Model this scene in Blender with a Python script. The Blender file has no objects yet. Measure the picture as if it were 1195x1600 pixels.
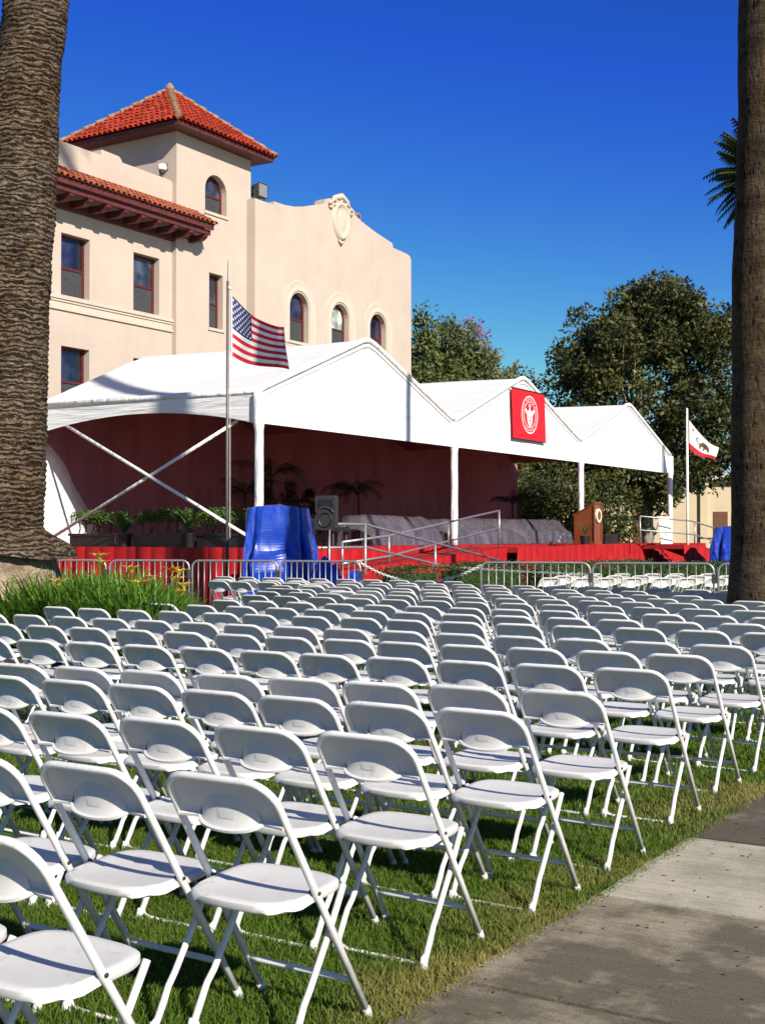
import bpy, math, random
import numpy as np
from mathutils import Vector, Matrix, noise
from mathutils.geometry import tessellate_polygon
R = math.radians
random.seed(7)
rng = np.random.default_rng(11)
S = bpy.context.scene
COL = S.collection

# ------------------------------------------------------------------ camera, world, sun
cam = bpy.data.cameras.new('camera'); co = bpy.data.objects.new('camera', cam); COL.objects.link(co)
co.location = (0, 0, 1.5)
co.rotation_euler = (R(90 + 1.088), 0, R(31.95))
cam.sensor_fit = 'VERTICAL'; cam.sensor_height = 36; cam.sensor_width = 36; cam.lens = 45
cam.clip_start = .1; cam.clip_end = 3000
S.camera = co
SUN = Vector((1, -.48, .70)).normalized()
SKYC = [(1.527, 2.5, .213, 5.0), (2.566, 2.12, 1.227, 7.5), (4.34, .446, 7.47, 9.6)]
w = bpy.data.worlds.new('World'); S.world = w; w.use_nodes = True
nt = w.node_tree; bg = nt.nodes['Background']
sky = nt.nodes.new('ShaderNodeTexSky'); sky.sky_type = 'NISHITA'; sky.sun_disc = False
sky.sun_elevation = math.asin(SUN.z); sky.sun_rotation = math.atan2(SUN.x, SUN.y)
sky.air_density = 1.0; sky.dust_density = .35; sky.ozone_density = 2.2; sky.altitude = 0
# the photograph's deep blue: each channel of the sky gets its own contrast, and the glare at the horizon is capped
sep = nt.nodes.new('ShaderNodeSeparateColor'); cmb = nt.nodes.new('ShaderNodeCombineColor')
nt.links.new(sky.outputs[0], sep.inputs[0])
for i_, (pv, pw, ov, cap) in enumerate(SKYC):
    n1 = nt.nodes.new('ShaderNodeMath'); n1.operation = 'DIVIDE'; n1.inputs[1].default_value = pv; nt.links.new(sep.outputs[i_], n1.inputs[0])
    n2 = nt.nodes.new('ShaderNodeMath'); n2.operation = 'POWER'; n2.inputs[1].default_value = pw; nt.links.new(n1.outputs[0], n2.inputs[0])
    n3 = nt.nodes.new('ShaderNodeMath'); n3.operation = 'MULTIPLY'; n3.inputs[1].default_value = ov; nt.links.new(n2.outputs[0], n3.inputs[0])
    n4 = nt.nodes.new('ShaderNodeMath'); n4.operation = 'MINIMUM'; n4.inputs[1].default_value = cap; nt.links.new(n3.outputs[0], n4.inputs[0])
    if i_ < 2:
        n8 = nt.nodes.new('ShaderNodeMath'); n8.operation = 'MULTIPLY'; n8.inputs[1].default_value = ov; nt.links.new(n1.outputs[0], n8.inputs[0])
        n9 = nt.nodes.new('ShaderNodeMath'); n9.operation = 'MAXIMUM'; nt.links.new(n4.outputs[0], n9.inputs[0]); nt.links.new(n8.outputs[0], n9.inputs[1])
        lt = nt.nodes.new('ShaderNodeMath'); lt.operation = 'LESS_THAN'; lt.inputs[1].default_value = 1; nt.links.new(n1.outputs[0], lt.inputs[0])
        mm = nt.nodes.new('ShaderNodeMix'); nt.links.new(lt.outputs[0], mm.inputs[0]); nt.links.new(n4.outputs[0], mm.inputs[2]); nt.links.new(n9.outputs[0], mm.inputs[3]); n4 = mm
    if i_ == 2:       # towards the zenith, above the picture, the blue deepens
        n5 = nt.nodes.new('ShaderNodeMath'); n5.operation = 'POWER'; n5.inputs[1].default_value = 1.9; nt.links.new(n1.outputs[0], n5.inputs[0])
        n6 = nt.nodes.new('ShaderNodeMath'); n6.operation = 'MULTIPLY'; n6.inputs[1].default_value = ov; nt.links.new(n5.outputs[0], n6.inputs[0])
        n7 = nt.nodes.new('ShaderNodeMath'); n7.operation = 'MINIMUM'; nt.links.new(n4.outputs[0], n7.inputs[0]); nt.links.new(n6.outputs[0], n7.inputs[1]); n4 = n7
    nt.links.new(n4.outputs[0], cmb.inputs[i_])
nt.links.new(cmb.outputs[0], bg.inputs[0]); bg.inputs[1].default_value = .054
sl = bpy.data.lights.new('sun', 'SUN'); sl.energy = 5.0; sl.angle = R(.53); sl.color = (1, .925, .79)
so = bpy.data.objects.new('sun', sl); COL.objects.link(so)
so.rotation_euler = SUN.to_track_quat('Z', 'Y').to_euler(); so.location = (30, -15, 40)
S.view_settings.view_transform = 'Standard'; S.view_settings.look = 'None'
S.view_settings.exposure = 0.62; S.view_settings.gamma = 1
S.render.engine = 'CYCLES'
S.cycles.max_bounces = 6; S.cycles.transparent_max_bounces = 8

# ------------------------------------------------------------------ materials
def mat(name, col, rough=.6, var=.12, scale=6, bump=0, bscale=40, metal=0, spec=.4, col2=None, stretch=None,
        detail=6, trans=0, sheen=0, dist=.01, thr=None, coat=0):
    m = bpy.data.materials.new(name); m.use_nodes = True
    n = m.node_tree; N = n.nodes; L = n.links
    b = N['Principled BSDF']
    b.inputs['Roughness'].default_value = rough; b.inputs['Metallic'].default_value = metal
    b.inputs['Specular IOR Level'].default_value = spec
    if coat: b.inputs['Coat Weight'].default_value = coat
    tc = N.new('ShaderNodeTexCoord'); src = tc.outputs['Object']
    if stretch:
        mp = N.new('ShaderNodeMapping'); mp.inputs['Scale'].default_value = stretch
        L.new(src, mp.inputs[0]); src = mp.outputs[0]
    nz = N.new('ShaderNodeTexNoise'); nz.inputs['Scale'].default_value = scale; nz.inputs['Detail'].default_value = detail
    nz.inputs['Roughness'].default_value = .62
    L.new(src, nz.inputs[0])
    cr = N.new('ShaderNodeValToRGB'); e = cr.color_ramp.elements
    c = Vector(col)
    lo = [max(0, x * (1 - var)) for x in c]; hi = [min(1, x * (1 + var)) for x in c]
    if col2: lo = list(col); hi = list(col2)
    t = thr or (.36, .64)
    e[0].position, e[1].position = t
    e[0].color = (*lo, 1); e[1].color = (*hi, 1)
    L.new(nz.outputs[0], cr.inputs[0]); L.new(cr.outputs[0], b.inputs['Base Color'])
    if bump:
        n2 = N.new('ShaderNodeTexNoise'); n2.inputs['Scale'].default_value = bscale; n2.inputs['Detail'].default_value = 4
        L.new(src, n2.inputs[0])
        bp = N.new('ShaderNodeBump'); bp.inputs['Strength'].default_value = bump; bp.inputs['Distance'].default_value = dist
        L.new(n2.outputs[0], bp.inputs['Height']); L.new(bp.outputs[0], b.inputs['Normal'])
    if trans:
        tr = N.new('ShaderNodeBsdfTranslucent'); L.new(cr.outputs[0], tr.inputs[0])
        mx = N.new('ShaderNodeMixShader'); mx.inputs[0].default_value = trans
        out = N['Material Output']
        L.new(b.outputs[0], mx.inputs[1]); L.new(tr.outputs[0], mx.inputs[2]); L.new(mx.outputs[0], out.inputs[0])
    return m

M = {}
M['plastic'] = mat('white_plastic', (.62, .612, .60), .38, .03, 3, .05, 300, spec=.4)
M['enamel'] = mat('white_enamel_tube', (.72, .71, .70), .32, .05, 8, spec=.5)
M['cap'] = mat('grey_foot_cap', (.62, .61, .58), .6)
M['stucco'] = mat('cream_stucco', (.468, .385, .325), .9, .04, .8, .35, 14, spec=.1, detail=10)
def streak(m, amt=.12):
    n = m.node_tree; N = n.nodes; L = n.links; b = N['Principled BSDF']; src = b.inputs['Base Color'].links[0].from_socket
    tc = N.new('ShaderNodeTexCoord'); mp = N.new('ShaderNodeMapping'); mp.inputs['Scale'].default_value = (1, 2.2, .22); L.new(tc.outputs['Object'], mp.inputs[0])
    z = N.new('ShaderNodeTexNoise'); z.inputs['Scale'].default_value = 1.3; z.inputs['Detail'].default_value = 8; z.inputs['Roughness'].default_value = .7; L.new(mp.outputs[0], z.inputs[0])
    cr = N.new('ShaderNodeValToRGB'); cr.color_ramp.elements[0].position = .45; cr.color_ramp.elements[0].color = (1, 1, 1, 1)
    cr.color_ramp.elements[1].position = .80; cr.color_ramp.elements[1].color = (1 - amt, 1 - amt * 1.1, 1 - amt * 1.3, 1); L.new(z.outputs[0], cr.inputs[0])
    mx = N.new('ShaderNodeMix'); mx.data_type = 'RGBA'; mx.blend_type = 'MULTIPLY'; mx.inputs['Factor'].default_value = 1
    L.new(src, mx.inputs['A']); L.new(cr.outputs[0], mx.inputs['B']); L.new(mx.outputs['Result'], b.inputs['Base Color'])
streak(M['stucco'], .05)
M['trim'] = mat('pale_cream_trim', (.495, .42, .345), .85, .04, 3, .3, 30, spec=.1)
M['wood_red'] = mat('maroon_paint', (.10, .022, .020), .55, .25, 6)
M['frame_red'] = mat('red_window_frame', (.10, .014, .012), .5, .2, 10)
M['screen'] = mat('window_screen', (.045, .047, .05), .5, .2, 8)
M['tile'] = mat('terracotta_tile', (.15, .014, .007), .8, .3, 3.1, .4, 30, col2=(.36, .040, .018), spec=.2)
M['tile2'] = mat('faded_terracotta_tile', (.20, .05, .028), .85, .3, 3.1, .4, 30, col2=(.40, .12, .065), spec=.2)
M['mortar'] = mat('lichen_mortar', (.16, .08, .045), .95, .3, 9, .6, 30, col2=(.32, .23, .15))
M['steel'] = mat('galvanised_steel', (.33, .33, .34), .42, .15, 12, metal=.6)
M['pole'] = mat('brushed_flag_pole', (.13, .12, .11), .5, .15, 20, metal=.4)
M['white_pole'] = mat('white_flag_pole', (.75, .74, .72), .4)
M['soilm'] = mat('dark_planting_soil', (.03, .022, .013), .95, .4, 20)
M['black'] = mat('black_plastic', (.012, .012, .013), .45, .3, 9, spec=.5)
M['darkgrey'] = mat('dark_grey_plastic', (.045, .045, .045), .5, .2, 9)
M['soil'] = mat('potting_bark', (.12, .08, .05), .95, .4, 40)
M['red'] = mat('red_cloth', (.36, .004, .006), .7, .16, 3, .3, 60, trans=.06)
M['carpet'] = mat('red_carpet', (.28, .005, .008), .9, .15, 6, .4, 200)
M['maroon'] = mat('maroon_drape', (.31, .11, .118), .9, .15, 1.2, .25, 20, stretch=(1, 1, .3))
M['deck'] = mat('stage_deck', (.14, .02, .022), .8)
M['wood'] = mat('cherry_wood', (.16, .035, .010), .32, .3, 4, stretch=(6, 6, .7), col2=(.25, .065, .018), coat=.3)
M['gold'] = mat('pale_emblem', (.72, .66, .52), .45)
M['white'] = mat('white_board', (.85, .85, .83), .6, .02)
M['faint'] = mat('faint_print', (.62, .58, .56), .7)
M['chain'] = mat('white_plastic_chain', (.78, .76, .70), .5)
M['boxleaf'] = mat('box_leaf', (.035, .085, .012), .5, .4, 5, col2=(.10, .19, .025), trans=.25, thr=(.3, .7))
M['boxdark'] = mat('hedge_leaf', (.02, .045, .01), .5, .4, 3, col2=(.055, .095, .02), trans=.2, thr=(.3, .7))
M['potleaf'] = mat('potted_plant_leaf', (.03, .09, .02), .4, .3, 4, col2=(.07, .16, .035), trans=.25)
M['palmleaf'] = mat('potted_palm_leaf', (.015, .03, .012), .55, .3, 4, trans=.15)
M['lily'] = mat('lily_leaf', (.07, .16, .015), .45, .3, 1.2, col2=(.16, .30, .035), trans=.35, thr=(.3, .7))
M['petal'] = mat('yellow_petal', (.80, .66, .12), .5, .15, 5, trans=.4)
M['petal_o'] = mat('orange_petal', (.80, .30, .03), .5, .15, 5, trans=.4)
M['magnolia'] = mat('magnolia_leaf', (.018, .028, .009), .5, .3, .35, col2=(.115, .12, .03), trans=.15, thr=(.35, .68), spec=.3)
M['magbrown'] = mat('magnolia_underside', (.12, .055, .02), .7, .3, 1, trans=.15)
M['flowerw'] = mat('white_blossom', (.85, .82, .75), .6)
M['conifer'] = mat('cypress_foliage', (.05, .075, .02), .6, .3, .3, col2=(.16, .18, .05), trans=.2, thr=(.35, .7))
M['conifer2'] = mat('olive_green_foliage', (.07, .095, .03), .6, .3, .3, col2=(.20, .20, .08), trans=.2, thr=(.35, .7))
M['jac'] = mat('purple_blossom', (.20, .13, .36), .7, .3, .7, col2=(.42, .22, .28), trans=.3)
M['frond'] = mat('palm_frond', (.02, .035, .01), .5, .3, 1, col2=(.07, .09, .02), trans=.15)
M['bark'] = mat('grey_bark', (.16, .13, .10), .95, .4, 3, .8, 12, col2=(.36, .32, .27))
M['bark_dk'] = mat('brown_bark', (.06, .04, .028), .95, .3, 3, .6, 12)
M['farwall'] = mat('far_cream_wall', (.52, .42, .29), .9, .05, 1)
M['fardoor'] = mat('far_brown_door', (.12, .045, .02), .6)
M['spkr'] = mat('speaker_shell', (.028, .028, .027), .6, .15, 30, .3, 300)
M['glint'] = mat('chrome_piece', (.7, .7, .7), .2, .05, metal=1)
M['flag_r'] = mat('flag_red', (.62, .02, .035), .75, .08, 5, trans=.3)
M['flag_w'] = mat('flag_white', (.84, .84, .84), .75, .03, 5, trans=.3)
M['flag_b'] = mat('flag_blue', (.02, .03, .13), .75, .08, 5, trans=.2)
M['brown'] = mat('bear_brown', (.10, .05, .03), .8)
M['banner'] = mat('banner_red', (.60, .008, .018), .7, .1, 4, .2, 30)
M['lens'] = mat('lamp_lens', (.20, .21, .21), .25, .1)
M['hubcap'] = mat('wire_black', (.02, .02, .02), .6)

def worn(m, amt, scuff):
    """slight difference from chair to chair, and grime gathering in patches"""
    n = m.node_tree; N = n.nodes; L = n.links; b = N['Principled BSDF']; src = b.inputs['Base Color'].links[0].from_socket
    oi = N.new('ShaderNodeObjectInfo'); mr = N.new('ShaderNodeMapRange'); mr.inputs[3].default_value = 1 - amt; mr.inputs[4].default_value = 1
    L.new(oi.outputs['Random'], mr.inputs[0])
    tc = N.new('ShaderNodeTexCoord'); ad = N.new('ShaderNodeVectorMath'); ad.operation = 'ADD'; L.new(tc.outputs['Object'], ad.inputs[0])
    sc = N.new('ShaderNodeMath'); sc.operation = 'MULTIPLY'; sc.inputs[1].default_value = 40; L.new(oi.outputs['Random'], sc.inputs[0]); L.new(sc.outputs[0], ad.inputs[1])
    z = N.new('ShaderNodeTexNoise'); z.inputs['Scale'].default_value = 11; z.inputs['Detail'].default_value = 9; z.inputs['Roughness'].default_value = .72; L.new(ad.outputs[0], z.inputs[0])
    cr = N.new('ShaderNodeValToRGB'); cr.color_ramp.elements[0].position = .56; cr.color_ramp.elements[0].color = (1, 1, 1, 1)
    cr.color_ramp.elements[1].position = .78; cr.color_ramp.elements[1].color = (*scuff, 1); L.new(z.outputs[0], cr.inputs[0])
    v = N.new('ShaderNodeVectorMath'); v.operation = 'SCALE'; L.new(cr.outputs[0], v.inputs[0]); L.new(mr.outputs[0], v.inputs['Scale'])
    mx = N.new('ShaderNodeMix'); mx.data_type = 'RGBA'; mx.blend_type = 'MULTIPLY'; mx.inputs['Factor'].default_value = 1
    L.new(src, mx.inputs['A']); L.new(v.outputs[0], mx.inputs['B']); L.new(mx.outputs['Result'], b.inputs['Base Color'])
worn(M['plastic'], .09, (.66, .62, .55)); worn(M['enamel'], .12, (.55, .50, .43))

def glass(name, tint, rough=.06):
    m = bpy.data.materials.new(name); m.use_nodes = True
    n = m.node_tree; N = n.nodes; L = n.links; b = N['Principled BSDF']
    tc = N.new('ShaderNodeTexCoord'); nz = N.new('ShaderNodeTexNoise'); nz.inputs['Scale'].default_value = 1.3
    L.new(tc.outputs['Object'], nz.inputs[0])
    cr = N.new('ShaderNodeValToRGB'); cr.color_ramp.elements[0].color = (*[c * .4 for c in tint], 1)
    cr.color_ramp.elements[1].color = (*[min(1, c * 1.7) for c in tint], 1)
    cr.color_ramp.elements[0].position = .4; cr.color_ramp.elements[1].position = .62
    L.new(nz.outputs[0], cr.inputs[0]); L.new(cr.outputs[0], b.inputs['Base Color'])
    b.inputs['Roughness'].default_value = rough; b.inputs['Specular IOR Level'].default_value = .8
    return m
M['glass'] = glass('window_glass', (.02, .022, .05))
M['glass_blind'] = glass('blind_behind_glass', (.42, .50, .44), .3)
M['glass_lt'] = glass('grey_window_glass', (.05, .06, .08))

def tent_mat(name, dirv):
    m = mat(name, (.80, .80, .81), .5, .03, 1.5, trans=.10)
    n = m.node_tree; N = n.nodes; L = n.links; b = N['Principled BSDF']
    tc = N.new('ShaderNodeTexCoord'); mp = N.new('ShaderNodeMapping'); mp.inputs['Scale'].default_value = dirv
    L.new(tc.outputs['Object'], mp.inputs[0])
    nz = N.new('ShaderNodeTexNoise'); nz.inputs['Scale'].default_value = 1.6; nz.inputs['Detail'].default_value = 5
    nz.inputs['Distortion'].default_value = .6
    L.new(mp.outputs[0], nz.inputs[0])
    bp = N.new('ShaderNodeBump'); bp.inputs['Strength'].default_value = .8; bp.inputs['Distance'].default_value = .10
    L.new(nz.outputs[0], bp.inputs['Height']); L.new(bp.outputs[0], b.inputs['Normal'])
    return m
M['tent'] = tent_mat('white_tent_vinyl', (.25, 2.4, 2.4))
M['tentfront'] = tent_mat('white_gable_vinyl', (1, .35, 1.3))
M['sleeve'] = tent_mat('white_post_sleeve', (3, 3, .8))

def tarp_mat():
    m = mat('blue_tarpaulin', (.006, .04, .36), .36, .15, 14, spec=.5, coat=.15)
    n = m.node_tree; N = n.nodes; L = n.links; b = N['Principled BSDF']
    tc = N.new('ShaderNodeTexCoord')
    mp = N.new('ShaderNodeMapping'); mp.inputs['Scale'].default_value = (1, 1, .55); L.new(tc.outputs['Object'], mp.inputs[0])
    v = N.new('ShaderNodeTexVoronoi'); v.inputs['Scale'].default_value = 2.6; v.feature = 'SMOOTH_F1'
    nz = N.new('ShaderNodeTexNoise'); nz.inputs['Scale'].default_value = 3
    L.new(mp.outputs[0], nz.inputs[0]); L.new(nz.outputs[1], v.inputs[0])
    bp = N.new('ShaderNodeBump'); bp.inputs['Strength'].default_value = .4; bp.inputs['Distance'].default_value = .05
    L.new(v.outputs[0], bp.inputs['Height']); L.new(bp.outputs[0], b.inputs['Normal'])
    return m
M['tarp'] = tarp_mat()

def wrap_mat():
    m = mat('clear_plastic_wrap', (.16, .145, .19), .22, .5, 2.5, 1, 5, spec=.8, col2=(.32, .29, .36), dist=.035, thr=(.45, .8), stretch=(1, 2, .6))
    n = m.node_tree; N = n.nodes; L = n.links; b = N['Principled BSDF']
    tr = N.new('ShaderNodeBsdfTransparent'); mx = N.new('ShaderNodeMixShader'); mx.inputs[0].default_value = .62
    out = N['Material Output']; L.new(b.outputs[0], mx.inputs[1]); L.new(tr.outputs[0], mx.inputs[2]); L.new(mx.outputs[0], out.inputs[0])
    return m
M['wrap'] = wrap_mat()

def palm_bark(name, c1, c2, c3, wave, vert=False):
    m = bpy.data.materials.new(name); m.use_nodes = True
    n = m.node_tree; N = n.nodes; L = n.links; b = N['Principled BSDF']; b.inputs['Roughness'].default_value = .95
    b.inputs['Specular IOR Level'].default_value = .1
    tc = N.new('ShaderNodeTexCoord')
    def nz(sc, st, det=8, rgh=.65, dis=0):
        mp = N.new('ShaderNodeMapping'); mp.inputs['Scale'].default_value = st; L.new(tc.outputs['Object'], mp.inputs[0])
        z = N.new('ShaderNodeTexNoise'); z.inputs['Scale'].default_value = sc; z.inputs['Detail'].default_value = det
        z.inputs['Roughness'].default_value = rgh; z.inputs['Distortion'].default_value = dis; L.new(mp.outputs[0], z.inputs[0]); return z
    def ramp(src, *st):
        r_ = N.new('ShaderNodeValToRGB'); e = r_.color_ramp.elements
        e[0].position, e[0].color = st[0][0], (*st[0][1], 1); e[1].position, e[1].color = st[-1][0], (*st[-1][1], 1)
        for p, c_ in st[1:-1]: k = e.new(p); k.color = (*c_, 1)
        L.new(src, r_.inputs[0]); return r_
    def mul(A, B, f=1):
        x = N.new('ShaderNodeMix'); x.data_type = 'RGBA'; x.blend_type = 'MULTIPLY'; x.inputs['Factor'].default_value = f
        L.new(A, x.inputs['A']); L.new(B, x.inputs['B']); return x.outputs['Result']
    fine = nz(1, (14, 14, 40)); base = ramp(fine.outputs[0], (.33, c2), (.66, c3))
    big = nz(1.3, (1, 1, 1), 4); tint = ramp(big.outputs[0], (.42, (1, .95, .9)), (.60, (.97, .80, .63)), (.74, (1, .92, .82)))
    col = mul(base.outputs[0], tint.outputs[0])
    if not vert:
        mp = N.new('ShaderNodeMapping'); mp.inputs['Scale'].default_value = (.55, .55, 1); L.new(tc.outputs['Object'], mp.inputs[0])
        w_ = N.new('ShaderNodeTexWave'); w_.wave_type = 'BANDS'; w_.bands_direction = 'Z'; w_.inputs['Scale'].default_value = wave
        w_.inputs['Distortion'].default_value = 12; w_.inputs['Detail'].default_value = 5; w_.inputs['Detail Scale'].default_value = 1.6; w_.inputs['Detail Roughness'].default_value = .68
        L.new(mp.outputs[0], w_.inputs[0])
        crack = ramp(w_.outputs[0], (.08, (.13, .11, .10)), (.30, (.50, .46, .42)), (.62, (.95, .93, .9)), (.95, (1.0, 1.0, 1.0)))
        hsrc = w_.outputs[0]
    else:
        p = nz(1, (26, 26, 8), 3, .5, .4); crack = ramp(p.outputs[0], (.33, (.10, .08, .06)), (.40, (1, 1, 1))); hsrc = p.outputs[0]
    pt_ = nz(2.2, (1, 1, 2.6), 6, .7); pr_ = ramp(pt_.outputs[0], (.36, (.38, .36, .34)), (.58, (1, 1, 1)))
    col = mul(col, pr_.outputs[0], .8)
    col = mul(col, crack.outputs[0]); L.new(col, b.inputs['Base Color'])
    bp = N.new('ShaderNodeBump'); bp.inputs['Strength'].default_value = 1; bp.inputs['Distance'].default_value = .045 if not vert else .02
    L.new(hsrc, bp.inputs['Height'])
    b2 = N.new('ShaderNodeBump'); b2.inputs['Strength'].default_value = .7; b2.inputs['Distance'].default_value = .02
    L.new(fine.outputs[0], b2.inputs['Height']); L.new(bp.outputs[0], b2.inputs['Normal']); L.new(b2.outputs[0], b.inputs['Normal'])
    return m
M['palm_l'] = palm_bark('ringed_palm_bark', None, (.095, .076, .060), (.33, .275, .215), 5.4)
M['palm_r'] = palm_bark('pitted_palm_bark', None, (.040, .030, .021), (.10, .082, .056), 3, True)
M['rootm'] = mat('matted_root_fibre', (.16, .11, .075), .98, .3, 5, 1, 30, col2=(.38, .29, .21), dist=.04)

def grass_mat(name, a, b_, dry, blade=False):
    m = bpy.data.materials.new(name); m.use_nodes = True
    n = m.node_tree; N = n.nodes; L = n.links; b = N['Principled BSDF']; b.inputs['Roughness'].default_value = .6
    b.inputs['Specular IOR Level'].default_value = .25
    tc = N.new('ShaderNodeTexCoord')
    nz = N.new('ShaderNodeTexNoise'); nz.inputs['Scale'].default_value = 7 if not blade else 60; nz.inputs['Detail'].default_value = 8
    L.new(tc.outputs['Object'], nz.inputs[0])
    cr = N.new('ShaderNodeValToRGB'); e = cr.color_ramp.elements
    e[0].position = .35; e[0].color = (*a, 1); e[1].position = .66; e[1].color = (*b_, 1)
    L.new(nz.outputs[0], cr.inputs[0])
    n2 = N.new('ShaderNodeTexNoise'); n2.inputs['Scale'].default_value = .9; n2.inputs['Detail'].default_value = 5
    L.new(tc.outputs['Object'], n2.inputs[0])
    sx = N.new('ShaderNodeSeparateXYZ'); L.new(tc.outputs['Object'], sx.inputs[0])
    mr = N.new('ShaderNodeMapRange'); mr.inputs[1].default_value = -3.3; mr.inputs[2].default_value = -2.0
    mr.inputs[3].default_value = -.14; mr.inputs[4].default_value = .17
    L.new(sx.outputs[0], mr.inputs[0])
    ad = N.new('ShaderNodeMath'); ad.operation = 'ADD'; L.new(n2.outputs[0], ad.inputs[0]); L.new(mr.outputs[0], ad.inputs[1])
    c2 = N.new('ShaderNodeValToRGB'); c2.color_ramp.elements[0].position = .56; c2.color_ramp.elements[1].position = .82
    L.new(ad.outputs[0], c2.inputs[0])
    mx = N.new('ShaderNodeMix'); mx.data_type = 'RGBA'; mx.inputs['B'].default_value = (*dry, 1)
    L.new(c2.outputs[0], mx.inputs['Factor']); L.new(cr.outputs[0], mx.inputs['A']); L.new(mx.outputs['Result'], b.inputs['Base Color'])
    if blade:
        tr = N.new('ShaderNodeBsdfTranslucent'); L.new(mx.outputs['Result'], tr.inputs[0])
        ms = N.new('ShaderNodeMixShader'); ms.inputs[0].default_value = .35
        L.new(b.outputs[0], ms.inputs[1]); L.new(tr.outputs[0], ms.inputs[2]); L.new(ms.outputs[0], N['Material Output'].inputs[0])
    else:
        bp = N.new('ShaderNodeBump'); bp.inputs['Strength'].default_value = .8; bp.inputs['Distance'].default_value = .03
        n3 = N.new('ShaderNodeTexNoise'); n3.inputs['Scale'].default_value = 60; L.new(tc.outputs['Object'], n3.inputs[0])
        L.new(n3.outputs[0], bp.inputs['Height']); L.new(bp.outputs[0], b.inputs['Normal'])
    return m
M['ground'] = grass_mat('lawn_soil_and_thatch', (.022, .045, .008), (.05, .10, .015), (.17, .13, .045))
M['blade'] = grass_mat('grass_blade', (.040, .085, .008), (.14, .215, .025), (.36, .29, .10), True)

def concrete(name, base, dark, amt):
    m = bpy.data.materials.new(name); m.use_nodes = True
    n = m.node_tree; N = n.nodes; L = n.links; b = N['Principled BSDF']; b.inputs['Roughness'].default_value = .9
    b.inputs['Specular IOR Level'].default_value = .2
    tc = N.new('ShaderNodeTexCoord')
    def nzt(s, d, r=.65, st=None):
        z = N.new('ShaderNodeTexNoise'); z.inputs['Scale'].default_value = s; z.inputs['Detail'].default_value = d
        z.inputs['Roughness'].default_value = r
        if st:
            mp = N.new('ShaderNodeMapping'); mp.inputs['Scale'].default_value = st; L.new(tc.outputs['Object'], mp.inputs[0]); L.new(mp.outputs[0], z.inputs[0])
        else: L.new(tc.outputs['Object'], z.inputs[0])
        return z
    a = nzt(1.3, 9, .7); cr = N.new('ShaderNodeValToRGB'); e = cr.color_ramp.elements
    e[0].position = .50 - amt; e[0].color = (*dark, 1); e[1].position = .60 - amt * .4; e[1].color = (*base, 1)
    L.new(a.outputs[0], cr.inputs[0])
    f = nzt(140, 3); f2 = N.new('ShaderNodeValToRGB'); f2.color_ramp.elements[0].position = .3; f2.color_ramp.elements[0].color = (.55, .54, .52, 1)
    f2.color_ramp.elements[1].position = .65; f2.color_ramp.elements[1].color = (1.0, 1.0, 1.0, 1); L.new(f.outputs[0], f2.inputs[0])
    g = nzt(1, 6, .7, (3, 40, 3)); g2 = N.new('ShaderNodeValToRGB'); g2.color_ramp.elements[0].position = .35; g2.color_ramp.elements[0].color = (.8, .79, .77, 1)
    g2.color_ramp.elements[1].position = .6; L.new(g.outputs[0], g2.inputs[0])
    mx = N.new('ShaderNodeMix'); mx.data_type = 'RGBA'; mx.blend_type = 'MULTIPLY'; mx.inputs['Factor'].default_value = 1
    L.new(cr.outputs[0], mx.inputs['A']); L.new(f2.outputs[0], mx.inputs['B'])
    m2 = N.new('ShaderNodeMix'); m2.data_type = 'RGBA'; m2.blend_type = 'MULTIPLY'; m2.inputs['Factor'].default_value = 1
    L.new(mx.outputs['Result'], m2.inputs['A']); L.new(g2.outputs[0], m2.inputs['B'])
    L.new(m2.outputs['Result'], b.inputs['Base Color'])
    bp = N.new('ShaderNodeBump'); bp.inputs['Strength'].default_value = .6; bp.inputs['Distance'].default_value = .004
    L.new(f.outputs[0], bp.inputs['Height']); L.new(bp.outputs[0], b.inputs['Normal'])
    return m
M['conc_a'] = concrete('stained_concrete', (.36, .32, .235), (.15, .13, .095), .03)
M['conc_b'] = concrete('clean_concrete', (.54, .50, .405), (.38, .35, .275), .06)
M['conc_c'] = concrete('dark_concrete', (.24, .21, .155), (.12, .105, .08), -.03)

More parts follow.
